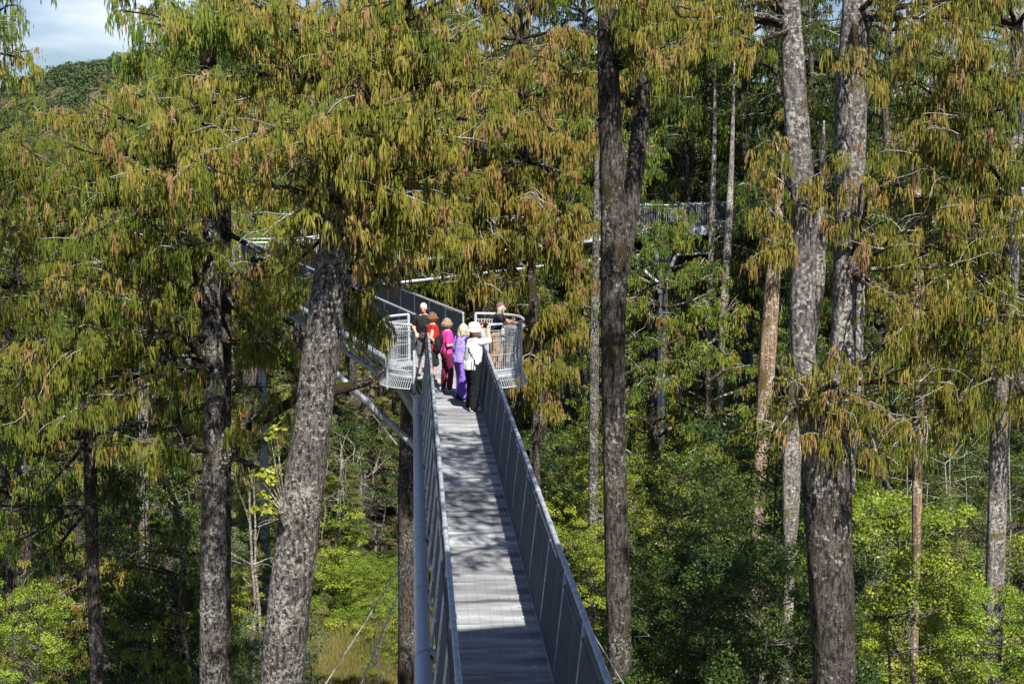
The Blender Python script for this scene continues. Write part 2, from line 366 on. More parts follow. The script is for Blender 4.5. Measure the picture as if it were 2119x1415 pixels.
def hero_rimu(label, spec, limbs, mat='rimu', bark='bark', seed=1, extra_trunks=(), root_down=True, L0=.6, dens=1.0, w=.011, S=15, tint0=.5, trunk=True, kind='rimu_tree', dead=.1, amp=.06, wlimbs=(), stem_bark=None):
    """limbs: list of (px,py,Y start ; px,py,Y end ; r_base)"""
    r0 = random.Random(seed)
    pts, rad = px_path(spec)
    if root_down:
        b = pts[0]; dirn = (pts[0]-pts[1]).normalized(); k = (GZ-b.z)/-1.0
        tot = b.z-GZ+.3; n_ = max(2, int(tot/2.5)); r_b = rad[0]
        for q in range(1, n_+1):
            f_ = q/n_; pts.insert(0, Vector((b.x+dirn.x*tot*.5*f_*(1-.4*f_), b.y, b.z-tot*f_))); rad.insert(0, r_b*(1+.12*f_+.45*max(0, f_-.8)/.2))
    base = Vector(pts[0])
    root = empty(kind, base, label, 'tree')
    mb = MB(); P, R = bark_tube(mb, [p-base for p in pts], rad, n=46, k=22, seed=seed, amp=amp)
    for sp in extra_trunks:
        q, r = px_path(sp); e_ = MB() if stem_bark else mb
        bark_tube(e_, [p-base for p in q], r, n=26, k=10, seed=seed+9, amp=amp)
        if stem_bark: e_.build('stem', M[stem_bark], root, smooth=True)
    if trunk: mb.build('trunk', M[bark], root, smooth=True)
    lb, tw, SP = MB(), MB(), []
    for (x0, y0, Y0, x1, y1, Y1, rb) in limbs:
        a = at(x0, y0, Y0)-base; b = at(x1, y1, Y1)-base; d = b-a; R = d.length
        rimu_limb(r0, lb, tw, SP, a, math.atan2(d.y, d.x), R*1.05, up=d.z/max(.3, math.hypot(d.x, d.y))+.12, droop=.05, r_base=rb, dens=dens, L0=L0, tint0=tint0, dead=dead)
    for (a, b, rb) in wlimbs:
        a = Vector(a)-base; b = Vector(b)-base; d = b-a; R = d.length
        rimu_limb(r0, lb, tw, SP, a, math.atan2(d.y, d.x), R*1.05, up=d.z/max(.3, math.hypot(d.x, d.y))+.12, droop=.05, r_base=rb, dens=dens, L0=L0, tint0=tint0, dead=dead)
    if SP: finish_rimu(root, lb, tw, SP, mat, w=w, S=S)
    return root

def rimu_proto(seed, Hh=16., crown_from=.35, R=3.2, n=34, L0=.6, w=.02, S=9, dens=.75, foot=16.):
    """free-standing rimu for repeats; local origin at its base, crown in the top Hh metres"""
    r0 = random.Random(seed); mb = MB(); T = Hh+foot; m = 9
    pts = [Vector((r0.uniform(-.4, .4)*(i > 0), r0.uniform(-.4, .4)*(i > 0), T*i/m)) for i in range(m+1)]
    rad = [.30*(1-.09*i) for i in range(m)]+[.03]
    P, _ = bark_tube(mb, pts, rad, n=12, k=5, seed=seed)
    zs = P[:, 2]
    lb, tw, SP = MB(), MB(), []
    for i in range(n):
        s = crown_from+(1-crown_from)*(i+.5)/n
        p = Vector(P[int(np.argmin(abs(zs-(foot+Hh*s))))])
        rr = R*(.35+.65*math.sin(PI*min(1, (1.02-s)/(1-crown_from)*.85+.05)))*r0.uniform(.55, 1.2)
        rimu_limb(r0, lb, tw, SP, p, r0.uniform(0, 2*PI), rr, up=.4, droop=.14, r_base=.05, dens=dens, L0=L0, tint0=.45, dead=.06)
    a = np.array(SP); f = MB(); sprays(f, a[:, :3], a[:, 3], a[:, 4]*1.3, a[:, 5], S=S, w=w)
    return dict(trunk=mb.mesh('trunk', True), limbs=lb.mesh('limbs'), twigs=tw.mesh('twigs'), crown=f.mesh('crown', tint=True), n=len(a))

def broad_proto(seed, Hh=8., R=2.4, ncl=70, per=230, leaf=.055, cl=.55, low=.12, matcol=.45, conic=0., flat=.75, up=.5, asp=.5, foot=7.):
    """multi-stemmed understorey tree or shrub: stems reaching into separate leaf clumps; crown in the top Hh metres"""
    r0 = random.Random(seed); st = MB(); br = MB(); cs = []; rr = []; tt = []
    ns = r0.choice([1, 2, 3]); tops = []; T = Hh+foot
    for i in range(ns):
        a = r0.uniform(0, 6.28); p = wander((math.cos(a)*.15, math.sin(a)*.15, 0), (math.cos(a)*.12, math.sin(a)*.12, 1), T*.9, -.02, 14, .018, r0)
        st.tube(p, [.13*(1-.06*k) for k in range(15)], n=7, caps=False); tops.append(p)
    lobes = [(r0.uniform(0, 6.28), r0.uniform(.3, .62)*R, r0.uniform(.25, .8)) for _ in range(7)]
    for i in range(ncl):
        s = low+(1-low)*r0.random()**.75
        env = math.sin(PI*min(1, max(.06, (1.0-s)/(1-low)*.62+.12)))**.6 if conic == 0 else max(.08, (1.02-s)/(1-low))*(.7+.3*r0.random())
        a = r0.uniform(0, 2*PI); q = R*env*r0.uniform(.5, 1.0)*(1+.22*math.sin(3*a+seed+s*4))
        c = Vector((math.cos(a)*q, math.sin(a)*q, foot+Hh*s))
        if i % 3 == 0 and conic == 0:       # clumps gathered into lobes that bulge out of the crown
            la_, lr, lz = r0.choice(lobes); c = Vector((math.cos(la_)*lr*1.5+r0.gauss(0, .35), math.sin(la_)*lr*1.5+r0.gauss(0, .35), foot+Hh*lz+r0.gauss(0, .4)))
        cs.append(c); rr.append(cl*r0.uniform(.55, 1.35)); tt.append(matcol+r0.gauss(0, .16))
        tp = r0.choice(tops); zt = c.z-.9-.3*q; p0 = min(tp, key=lambda v: abs(v.z-zt)+.5*(v-c).length)
        m = (p0+c)*.5+Vector((0, 0, -.12)); 
        if r0.random() < .4: br.tube([p0, m, c], [.022, .013, .005], n=4, caps=False)
        else: m = c+Vector((0, 0, -.5))
        for z in range(2):
            e = c+Vector((r0.gauss(0, .35), r0.gauss(0, .35), r0.gauss(.1, .25)))
            br.tube([m.lerp(c, .6), e], [.010, .004], n=3, caps=False)
    f = MB(); leaves(f, cs, rr, per, leaf, tt, flat=flat, up=up, asp=asp)
    return dict(trunk=st.mesh('trunk', True), branches=br.mesh('branches'), crown=f.mesh('crown', tint=True))

def place_proto(pr, mats, loc, rz, s, sz, label, cat, group, name, skip=()):
    root = empty(name, loc, label, cat, group, rz); root.scale = (s, s, s*sz)
    for k, me in pr.items():
        if k == 'n' or k in skip: continue
        m = M[mats[k]]; o = bpy.data.objects.new(k, me); C.objects.link(o); o.parent = root
        if len(me.materials) == 0: me.materials.append(m)
        o.material_slots[0].link = 'OBJECT'; o.material_slots[0].material = m
    return root

# ------------------------------------------------------------------ setting: ground, hill
def ground_z(x, y):
    z = GZ+.8*math.sin(x*.06+1)*math.cos(y*.05)
    z += max(0, y-115)*.085
    return z
def build_ground():
    xs = np.concatenate([np.linspace(-900, -80, 30), np.linspace(-76, 76, 77), np.linspace(80, 900, 30)])
    ys = np.concatenate([np.linspace(-120, 0, 16), np.linspace(2, 200, 100), np.linspace(210, 2600, 50)])
    X, Y = np.meshgrid(xs, ys); Z = np.vectorize(lambda x, y: ground_z(x, y) if y < 200 else ground_z(x, 200)-.012*(y-200))(X, Y)+RS.randn(*X.shape)*.06
    nx = len(xs); V = np.stack([X, Y, Z], -1).reshape(-1, 3)
    i = np.arange(len(ys)-1)[:, None]*nx+np.arange(nx-1)[None]
    f = np.stack([i, i+1, i+nx+1, i+nx], -1).reshape(-1, 4)
    mb = MB(); mb.add(V, f); tag(mb.build('ground', M['ground'], smooth=True), kind='structure')
build_ground()
def build_hill():
    # forested ridge far off, seen in the gap at the upper left
    Y0 = 900.; mb = MB(); n, m = 150, 60; V = []
    prof = [(-700, 330), (-300, 260), (-60, 215), (50, 178), (110, 146), (190, 132), (260, 118), (420, 95), (700, 70), (1100, 120), (1600, 190), (2200, 230), (3000, 260)]
    px = [p[0] for p in prof]; py = [p[1] for p in prof]
    for j in range(m):
        for i in range(n):
            q = -700+3700*i/(n-1); t = j/(m-1)
            top = at(q, float(np.interp(q, px, py)), Y0)
            z = -30+(top.z+30)*math.sin(t*PI/2)**.9
            y = Y0-260+330*t
            V.append((top.x*(y/Y0), y, z+2.5*mnoise.noise(Vector((top.x*.02, y*.02, 3)))))
    i = np.arange(m-1)[:, None]*n+np.arange(n-1)[None]
    mb.add(V, np.stack([i, i+1, i+n+1, i+n], -1).reshape(-1, 4))
    tag(mb.build('hill', M['ground'], smooth=True), kind='structure')
    V = np.array(V).reshape(m, n, 3); vis = V[:, :85].reshape(-1, 3)
    rs = np.random.RandomState(4); k = 5200; sel = vis[rs.randint(0, len(vis), k)]+rs.randn(k, 3)*np.array([5, 6, .6])
    f = MB(); leaves(f, sel+np.array([0, 0, 1.5]), rs.uniform(2.2, 4.6, k), 60, .75, rs.uniform(.1, .75, k), rs=rs, flat=.85)
    tag(f.build('hill_forest', M['leaf_hill'], tint=True), 'dark green native forest covering the far hillside', 'forest', kind='stuff')
M['leaf_hill'] = foliage_mat('leaf_hill_forest', [(0, (.03, .06, .025)), (.5, (.05, .085, .03)), (1, (.11, .13, .04))], trans=.1, inst=.05)
build_hill()

# ------------------------------------------------------------------ walkway
DX0, DX1 = .22, 1.31          # deck edges
RLX, RRX, RH = .32, 1.44, 1.1 # hand rails
Y0W, Y1W = 8.0, 34.4
G = 'GALV'
ww = empty('elevated_walkway', (0, 0, 0), 'grey galvanised steel walkway with mesh sides running from the bottom edge to the round lookout', 'walkway')
def grating_panel(y0, y1, x0, x1, name='deck_panel', parent=None, tilt=0., z=0.):
    mb = MB(); y = y0+.012
    while y < y1-.006:
        mb.box((x0, y, z-.032), (x1, y+.006, z)); y += .032
    n = 9
    for i in range(n+1):
        x = x0+(x1-x0)*i/n; wd_ = .006
        mb.box((x-wd_*.5, y0+.006, z-.02), (x+wd_*.5, y1-.006, z+.0035))
    mb.box((x0, y0, z-.036), (x1, y0+.008, z+.003)); mb.box((x0, y1-.008, z-.036), (x1, y1, z+.003))
    # fixing clip near the right edge
    for yy in (y0+.25*(y1-y0), y0+.75*(y1-y0)): mb.box((x1-.16, yy, z+.003), (x1-.12, yy+.05, z+.009))
    return mb.build(name, M['deck'], parent)
first = grating_panel(0, .80, DX0, DX1, parent=ww); first.location = (0, Y0W, 0)
npan = int((Y1W-Y0W)/.805)
for i in range(1, npan+1):
    c = first.copy(); C.objects.link(c); c.location = (0, Y0W+i*.805, rnd.uniform(-.003, .003)); c.rotation_euler = (rnd.uniform(-.0022, .0022), 0, 0)
def build_tube(name, pts, r, mat, parent, n=12, smooth=True):
    mb = MB(); mb.tube(pts, r, n=n); return mb.build(name, M[mat], parent, smooth=smooth)
JY = 1.6
for s, X in ((0, RLX), (1, RRX)):
    ys = np.arange(Y0W, 31.6 if s == 0 else 31.2, JY)
    ye = 34.3 if s == 0 else 34.2
    build_tube('handrail', [(X, Y0W, RH), (X, ye, RH)], .027, 'galv', ww, 14)
    for y in np.arange(Y0W+.04, ye, JY):    # sleeve joints
        build_tube('rail_joint', [(X, y-.05, RH), (X, y+.05, RH)], .0315, 'galv', ww, 14)
bx = lambda s, z: (DX0+(RLX-DX0)*z/RH) if s == 0 else (DX1+(RRX-DX1)*z/RH)
def side_panel(s):
    """one 1.6 m bay: frame, close vertical wires, cross wires, coiled top edge"""
    mb = MB(); fr = MB()
    o = -.012 if s == 0 else .012
    sgn = -1 if s == 0 else 1
    y = .03
    while y < JY-.03:
        prof = [(bx(s, .02)+o, .02), (bx(s, .92)+o, .92), (bx(s, .97)+o+sgn*.035, .985), (bx(s, 1.0)+o+sgn*.02, 1.03), (bx(s, 1.0)+o-sgn*.01, 1.0)]
        mb.tube([(x, y, z) for x, z in prof], .0032, n=4, caps=False); y += .0245
    for z in np.concatenate([np.arange(.06, .93, .075), [.97]]):
        mb.tube([(bx(s, z)+o+sgn*.004, 0.01, z), (bx(s, z)+o+sgn*.004, JY-.01, z)], .0028, n=4, caps=False)
    # frame: bottom angle, thin sheet strip, top bar
    for z, hh in ((.035, .012), (.90, .010)):
        fr.box((min(bx(s, z), bx(s, z)+o*2), .0, z-hh), (max(bx(s, z), bx(s, z)+o*2), JY-.02, z+hh))
    return mb.mesh('mesh_panel'), fr.mesh('panel_frame')
for s in (0, 1):
    pm, fm = side_panel(s)
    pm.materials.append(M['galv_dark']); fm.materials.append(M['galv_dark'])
    mbp = MB(); a = (bx(s, -.25), 0, -.25); b = (bx(s, RH), 0, RH-.02)
    sg = -1 if s == 0 else 1
    mbp.tube([(a[0]+sg*.035, 0, a[2]), (b[0]+sg*.012, 0, b[2])], .019, n=8)
    mbp.box((min(DX0, DX1)-.02 if s == 0 else DX1+.016, -.02, -.20), (DX0-.016 if s == 0 else DX1+.05, .02, -.02))
    postm = mbp.mesh('post', True); postm.materials.append(M['galv'])
    for y in np.arange(Y0W, 33.3, JY):
        p = link('mesh_panel', pm, None, ww); p.location = (0, y, 0)
        q = link('panel_frame', fm, None, p)
        r = link('post', postm, None, ww); r.location = (0, y, 0)
# edge beams, side pipe, brackets
mb = MB(); mb.box((DX0-.012, Y0W, -.20), (DX0-.002, 34.3, .012)); mb.build('edge_beam', M['galv'], ww)
mb = MB(); mb.box((DX1+.002, Y0W, -.20), (DX1+.012, 34.3, .012)); mb.build('edge_beam', M['galv'], ww)
PX, PZ = .085, -.30
build_tube('side_pipe', [(PX-.01, Y0W, PZ), (PX-.01, 32.4, PZ)], .092, 'galv_bright', ww, 24)
build_tube('side_pipe', [(DX1+.14, Y0W, PZ), (DX1+.14, 32.4, PZ)], .083, 'galv', ww, 20)
build_tube('lower_pipe', [(.77, Y0W, -1.25), (.77, 33.6, -1.25)], .083, 'galv', ww, 16)
for y in np.arange(Y0W+.6, 33, 2.415):
    mb = MB(); mb.box((PX+.05, y-.03, -.34), (DX1+.10, y+.03, -.22)); mb.box((PX+.07, y-.05, -.28), (PX+.17, y+.05, -.20))
    mb.build('cross_beam', M['galv'], ww)
    build_tube('pipe_collar', [(PX, y-.05, PZ), (PX, y+.05, PZ)], .104, 'galv', ww, 20)
    for X in (PX, DX1+.14):
        build_tube('brace', [(X, y, PZ-.05), (.77, y+1.2, -1.22)], .028, 'galv', ww, 8)
        build_tube('brace', [(X, y+2.3, PZ-.05), (.77, y+1.25, -1.22)], .028, 'galv', ww, 8)

# ---- round lookout: a deck with two curved wings beyond the end of the walkway
def lookout(name, label, cx, cy, z0, rx, ry, gaps, hub, rz=0, fine=True, big=((-3.1, .5, .12), (-1.4, .9, -.4), (1.4, .2, -.3), (-1.75, 4.2, -.35))):
    """gaps: list of (angle0, angle1) in degrees left open; railing elsewhere"""
    root = empty(name, (cx, cy, z0), label, 'lookout', rz=rz)
    n = 72; mb = MB(); V = []
    E = lambda a, k=1., z=0.: (rx*k*math.copysign(abs(math.cos(a))**.78, math.cos(a)), ry*k*math.copysign(abs(math.sin(a))**.78, math.sin(a)), z)   # a rounded square
    top = [E(2*PI*i/n, 1, 0) for i in range(n)]; bot = [E(2*PI*i/n, 1, -.04) for i in range(n)]
    V = top+bot+[(0, 0, 0), (0, 0, -.04)]
    f = [(i, (i+1) % n, 2*n) for i in range(n)]+[(n+(i+1) % n, n+i, 2*n+1) for i in range(n)]
    f = [(a, b, c) for a, b, c in f]
    mb.add(V, f); mb.add(V, [(i, i+n, n+(i+1) % n, (i+1) % n) for i in range(n)])
    mb.build('deck', M['galv'], root)
    mb = MB(); mb.tube([E(2*PI*i/n, .985, -.10) for i in range(n+1)], .055, n=8, caps=False); mb.build('ring_beam', M['galv'], root, True)
    arcs = []; g = sorted(gaps)
    for k in range(len(g)):
        a0 = g[k][1]; a1 = g[(k+1) % len(g)][0]
        if a1 <= a0: a1 += 360
        arcs.append((math.radians(a0), math.radians(a1)))
    for a0, a1 in arcs:
        m = max(6, int((a1-a0)/math.radians(4))); A = [a0+(a1-a0)*i/m for i in range(m+1)]
        mb = MB(); pts = [E(a, 1.02, RH) for a in A]
        mb.tube(pts, .03, n=12); mb.tube([E(a, 1.0, .05) for a in A], .014, n=6)
        mb.build('handrail', M['galv_bright'], root, True)
        arc = sum(((Vector(E(A[i+1]))-Vector(E(A[i]))).length for i in range(m)))
        w = MB(); nw = int(arc/(.058 if fine else .10))
        for i in range(nw+1):
            a = a0+(a1-a0)*i/nw; rr = .0065 if fine else .008
            prof = [(1.085, -.34), (1.075, -.31), (.99, -.02), (.985, .05), (.985, .80), (1.03, .90), (1.045, .965), (1.0, .93)]
            w.tube([E(a, k_, z_) for k_, z_ in prof], rr, n=4, caps=False)
        for z_, k_ in ((.72, .985), (.86, 1.01), (.965, 1.045), (.40, .985), (-.34, 1.085), (-.02, .99), (-.18, 1.04))[(0 if fine else 2)::(1 if fine else 2)]:
            w.tube([E(a, k_, z_) for a in A], .006 if z_ > -.3 else .014, n=4, caps=False)
        w.build('wire_screen', M['galv_bright'], root)
        np_ = max(2, int(round(arc/1.0)))
        for i in range(np_+1):
            a = a0+(a1-a0)*i/np_
            p = MB(); p.tube([E(a, 1.03, -.42), E(a, 1.02, RH)], .036 if i in (0, np_) else .027, n=10); p.build('post', M['galv_bright'], root, True)
    hx, hy, hz, gz = hub
    # pylon: mast and splayed struts
    mb = MB(); mb.tube([(hx, hy, gz), (hx, hy, hz)], [.24, .17], n=20); mb.build('mast', M['galv'], root, True)
    for i in range(8):
        a = 2*PI*(i+.5)/8
        for kk, r in ((.95, .055), (.45, .04)):
            e = E(a, kk, -.13)
            mb = MB(); mb.tube([(hx, hy, hz-.1), e], r, n=10); mb.build('strut', M['galv'], root, True)
    for e in big:
        mb = MB(); mb.tube([(hx, hy, hz-.2), e], .085, n=12); mb.build('strut', M['galv'], root, True)
    mb = MB(); mb.tube([(hx, hy, hz-.5), (hx, hy, hz)], [.24, .24], n=20); mb.tube([E(2*PI*i/24, .5, -.2) for i in range(25)], .04, n=8, caps=False)
    mb.build('hub', M['galv'], root, True)
    return root
LX, LY = .93, 35.6
# openings: towards the camera (-90) for the first walkway, and behind-left for the second
la = lambda X, s: math.degrees(math.atan2(s*math.sqrt(max(0, 1-((X-LX)/1.58)**2)), (X-LX)/1.58))
lk = lookout('round_lookout', 'round steel lookout with curved wire railings on either side, people standing on it', LX, LY, 0, 1.58, 1.22,
        [(la(.17, -1)-0, la(1.50, -1)), (la(1.34, 1), la(.03, 1))], (0, 0, -2.55, GZ))
# second walkway leaving the lookout behind and to the left
def long_walk(name, label, A, B, wdt=1.12, rh=RH, fine=True, truss=False, bay=1.6):
    A = Vector(A); B = Vector(B); d = B-A; Ln = d.length; d.normalize()
    rz = math.atan2(d.y, d.x)-PI/2; pit = math.asin(d.z)
    root = empty(name, A, label, 'walkway'); root.rotation_euler = (pit, 0, rz)
    h = wdt/2; mb = MB(); mb.box((-h, 0, -.05), (h, Ln, 0)); mb.build('deck', M['deck'], root)
    for s in (-1, 1):
        build_tube('handrail', [(s*h*1.06, 0, rh), (s*h*1.06, Ln, rh)], .03 if fine else .035, 'galv', root, 10)
        mb = MB(); mb.box((min(s*(h+.002), s*(h+.03)), 0, -.24), (max(s*(h+.002), s*(h+.03)), Ln, .04)); mb.build('edge_beam', M['galv'], root)
        mb = MB(); st = .026 if fine else .09
        for y in np.arange(.03, Ln, st): mb.tube([(s*(h+.04), y, -.05), (s*h*1.06, y, rh-.06)], .0034 if fine else .008, n=4 if fine else 3, caps=False)
        for z in (np.arange(.05, rh-.05, .1) if fine else (.05, rh-.08)): mb.tube([(s*h*1.05, 0, z), (s*h*1.05, Ln, z)], .004, n=4)
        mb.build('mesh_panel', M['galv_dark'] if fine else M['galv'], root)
        for y in np.arange(0, Ln+.01, bay):
            build_tube('post', [(s*(h+.06), y, -.2), (s*h*1.06, y, rh)], .024, 'galv', root, 8)
        build_tube('side_pipe', [(s*(h+.12), 0, -.32), (s*(h+.12), Ln, -.32)], .085, 'galv', root, 12)
    build_tube('lower_pipe', [(0, 0, -1.3), (0, Ln, -1.3)], .075, 'galv', root, 10)
    for y in np.arange(1.2, Ln-1.2, 2.4):
        for s in (-1, 1): build_tube('brace', [(s*(h+.1), y-1.15, -.33), (0, y, -1.3)], .026, 'galv', root, 6); build_tube('brace', [(s*(h+.1), y+1.15, -.33), (0, y, -1.3)], .026, 'galv', root, 6)
    return root
w2 = long_walk('elevated_walkway', 'second walkway section leading away behind the round lookout, partly hidden by the leaning trunk', (.62, 36.75, 0), (-6.6, 66, .1))
# the curved rail ends where the second section meets the lookout
P2 = (-6.6, 67.4); P3 = (11.9, 73.0)
lookout('distant_lookout', 'far lookout on splayed struts half hidden behind the large leaning trunk', P2[0], P2[1], -.1, 1.6, 1.3, [(-75, -40), (0, 40)], (0, 0, -2.5, GZ), fine=False)
long_walk('distant_walkway', 'far walkway glimpsed through hanging foliage between the two distant lookouts', (P2[0]+1.5, P2[1]+.6, -.1), (P3[0]-1.2, P3[1], 1.2), fine=False)
lookout('distant_lookout', 'far lookout on a pale steel mast, right of the dark double trunk', P3[0]-.3, P3[1], 1.2, 1.0, .9, [(150, 210), (-35, 35)], (.3, 0, -2.6, GZ), fine=False)
w4 = long_walk('distant_walkway', 'far walkway crossing behind the forked grey trunk with a triangular truss below it', (P3[0]+.6, P3[1], 1.2), (33, 77, 1.9), fine=False)
# diamond truss under it
a = w4
Lq = [15.6+k-(P3[0]+.6) for k in (-1.35, 0, 1.35)]
for s in (-.35, .35):
    build_tube('truss_chord', [(s, Lq[0], -1.75), (s, Lq[2], -1.75)], .055, 'galv', a, 8)
    build_tube('truss_strut', [(s, Lq[0], -1.75), (s, Lq[1]-.1, -.3)], .045, 'galv', a, 8)
    build_tube('truss_strut', [(s, Lq[2], -1.75), (s, Lq[1]+.1, -.3)], .045, 'galv', a, 8)
# guy cables
def cable(label, a, b, r=.013):
    o = build_tube('guy_cable', [a, b], r, 'galv', None, 6); tag(o, label, 'cable', 'steel guy cables of the walkway')
cable('thin guy cable slanting down to the left, nearer the leaning trunk', at(856, 1130, 33), at(600, 1530, 26), .012)
cable('thin guy cable slanting down steeply beside the big side pipe', at(856, 1150, 33), at(700, 1530, 26), .014)
cable('thin guy cable below the round lookout, behind the struts', at(765, 850, 35), at(822, 920, 34), .014)
cable('thin guy cable slanting off to the right below the walkway side', at(1180, 1232, 24), at(1330, 1480, 24), .010)

# upper landing of the viewing tower, behind and above the camera; its shadow lies over the near deck
tp = empty('tower_landing', (3.2, 1.2, 9.3), 'grey steel tower landing out of frame above the near end of the walkway', 'tower landing')
mb = MB(); n = 16; R0 = 7.3
V = [(R0*math.cos(2*PI*i/n), R0*math.sin(2*PI*i/n), 0) for i in range(n)]+[(R0*math.cos(2*PI*i/n), R0*math.sin(2*PI*i/n), -.12) for i in range(n)]+[(0, 0, 0), (0, 0, -.12)]
mb.add(V, [(i, (i+1) % n, 2*n) for i in range(n)]+[(n+(i+1) % n, n+i, 2*n+1) for i in range(n)]); mb.add(V, [(i, i+n, n+(i+1) % n, (i+1) % n) for i in range(n)])
mb.build('deck', M['galv'], tp)
mb = MB(); mb.tube([(0, -5.5, -29.5), (0, -5.5, 0)], .3, n=16); mb.build('mast', M['galv'], tp, True)
mb = MB(); mb.tube([(R0*math.cos(2*PI*i/n), R0*math.sin(2*PI*i/n), 1.1) for i in range(n+1)], .03, n=8, caps=False); mb.build('handrail', M['galv'], tp, True)
# info board on the right wing
ib = empty('info_board', at(1021, 775, 35.2)*1.0, 'grey slanted information board on the right wing of the lookout', 'info board')
ib.location.z = 0
mb = MB(); mb.box((-.27, -.02, .0), (.27, .02, .34)); o = mb.build('board', plain('board_grey', (.38, .37, .36), rough=.4, var=.05), ib); o.location = (0, 0, .66); o.rotation_euler = (math.radians(-48), 0, 0)
mb = MB(); mb.box((-.22, -.025, .03), (.22, -.0215, .31)); o2 = mb.build('panel_print', plain('board_print', (.30, .29, .26), rough=.4, var=.25, scale=14), o)
mb = MB(); mb.tube([(0, .1, 0), (0, .1, .74)], .025, n=10); mb.build('stand', M['galv'], ib, True)

# ------------------------------------------------------------------ near trees
# central leaning rimu
R_ = []
def fan(x0, y0, Y0, targets, rb):
    for (x, y, Y) in targets: R_.append((x0, y0, Y0, x, y, Y, rb))
def take():
    global R_
    r = R_; R_ = []; return r

fan(705, 430, 28, [(470, 330, 26), (600, 370, 25), (860, 430, 26), (920, 500, 26.5), (640, 240, 25)], .07)
fan(728, 300, 28.5, [(400, 260, 27), (560, 300, 25.5), (830, 260, 26), (970, 350, 26.5), (660, 140, 26), (960, 280, 26.5), (300, 330, 29)], .08)
fan(765, 190, 29, [(480, 150, 27), (360, 180, 30), (620, 60, 27), (900, 120, 27), (960, 210, 27), (850, 330, 26)], .075)
fan(800, 90, 29.5, [(560, 20, 27), (700, -60, 27), (900, 20, 27), (1000, 100, 27), (980, -80, 27), (820, -120, 28), (400, 40, 30)], .07)
fan(715, 380, 28.4, [(900, 450, 27), (760, 540, 28), (820, 490, 27.5), (560, 420, 29)], .05)
fan(735, 280, 28.6, [(700, 300, 26), (760, 240, 26), (690, 350, 25.8), (770, 330, 26), (650, 300, 25.5), (730, 180, 26)], .04)
fan(780, 150, 29.2, [(760, 120, 26.5), (820, 160, 26.5), (700, 180, 26), (800, 60, 26.5), (740, 30, 26.5)], .04)
fan(700, 560, 28, [(790, 540, 28.6), (760, 640, 28.4), (800, 600, 29)], .05)
fan(690, 620, 28, [(770, 600, 28), (745, 700, 28.5), (780, 680, 28.4)], .045)
fan(728, 330, 28.6, [(900, 420, 27), (930, 440, 27), (850, 470, 27)], .06)
fan(702, 470, 28.3, [(620, 480, 29.5), (600, 540, 29), (640, 430, 30), (760, 480, 31), (830, 540, 31.5)], .045)
fan(830, 10, 30, [(960, -200, 28), (600, -150, 30), (860, -250, 30), (720, -250, 29)], .06)
hero_rimu('large rimu with patchy trunk leaning beside the walkway, golden drooping crown',
    [(583, 1415, 94, 27), (598, 1250, 90, 27), (622, 1050, 86, 27.2), (645, 880, 80, 27.4), (668, 700, 76, 27.7), (690, 540, 68, 28), (705, 430, 58, 28.2), (728, 300, 48, 28.6), (765, 190, 42, 29), (800, 90, 36, 29.5), (840, -60, 28, 30), (860, -220, 12, 30.5)],
    take(), seed=3, stem_bark='limb', extra_trunks=[[(668, 812, 30, 27.5), (720, 800, 22, 27.6), (765, 786, 17, 27.7), (797, 764, 7, 27.8)]], L0=.46, w=.0070, S=72, tint0=.52, dens=1.05, amp=.045)

# crown just beyond the lookout, over the people's heads
fan(1095, 480, 42, [(900, 540, 41), (960, 590, 40), (1040, 600, 40), (1180, 560, 42), (870, 480, 42), (1000, 500, 39.5), (1210, 470, 42)], .05)
fan(1085, 330, 42, [(900, 380, 41), (950, 430, 40), (1180, 380, 41), (1230, 300, 42), (860, 300, 42), (1020, 420, 39.5), (1100, 440, 39.5)], .055)
fan(1106, 700, 42, [(1180, 700, 42), (1150, 640, 41.5), (1200, 620, 42), (1060, 640, 42.5), (1150, 760, 41.5), (1090, 780, 41), (1130, 820, 41.5)], .04)
fan(1095, 430, 42.5, [(780, 470, 42), (820, 540, 42.5), (1150, 500, 41.5), (1010, 540, 40), (930, 500, 40), (1060, 520, 40), (1180, 430, 42), (840, 420, 41), (1220, 540, 43)], .05)
fan(1078, 200, 42, [(900, 230, 41), (1200, 200, 41), (980, 280, 40), (1160, 290, 40), (1060, 300, 39.5), (1230, 120, 42)], .055)
fan(1075, 80, 42, [(900, 90, 41), (1200, 60, 41), (1000, 160, 40), (1120, 140, 40), (1000, -40, 41), (1160, -60, 41)], .05)
hero_rimu('golden rimu on a slim brown trunk just beyond the round lookout, above the people',
    [(1112, 1040, 13, 42), (1110, 900, 15, 42), (1106, 700, 17, 42), (1095, 480, 20, 42), (1085, 330, 22, 42), (1075, 100, 20, 42), (1070, -80, 12, 42)],
    take(), seed=17, bark='bark_dark', L0=.62, w=.0115, S=64, tint0=.55, dens=1.15, dead=.05)

# left rimu with side limbs low down
fan(437, 330, 34, [(390, 300, 31), (460, 260, 31), (340, 290, 31.5), (430, 220, 31), (350, 380, 31.5)], .04)
fan(440, 640, 33, [(300, 560, 32), (250, 620, 31), (150, 470, 33), (200, 330, 32)], .06)
fan(455, 560, 33.6, [(560, 560, 33.5), (620, 520, 34), (600, 600, 34.5), (540, 620, 33), (640, 600, 35)], .05)
fan(466, 620, 33.5, [(600, 640, 33), (560, 700, 32.5), (620, 600, 33.5), (590, 760, 33)], .05)
fan(445, 760, 33, [(330, 770, 32), (240, 800, 31), (130, 730, 33), (60, 620, 33)], .085)
fan(450, 930, 33, [(520, 880, 32.5), (590, 830, 32), (330, 960, 32), (250, 960, 31.5), (560, 1010, 32)], .09)
fan(438, 420, 33.5, [(180, 330, 32), (300, 260, 32), (80, 420, 34), (20, 520, 34), (540, 400, 34), (30, 330, 35), (330, 400, 30.5), (200, 480, 31)], .06)
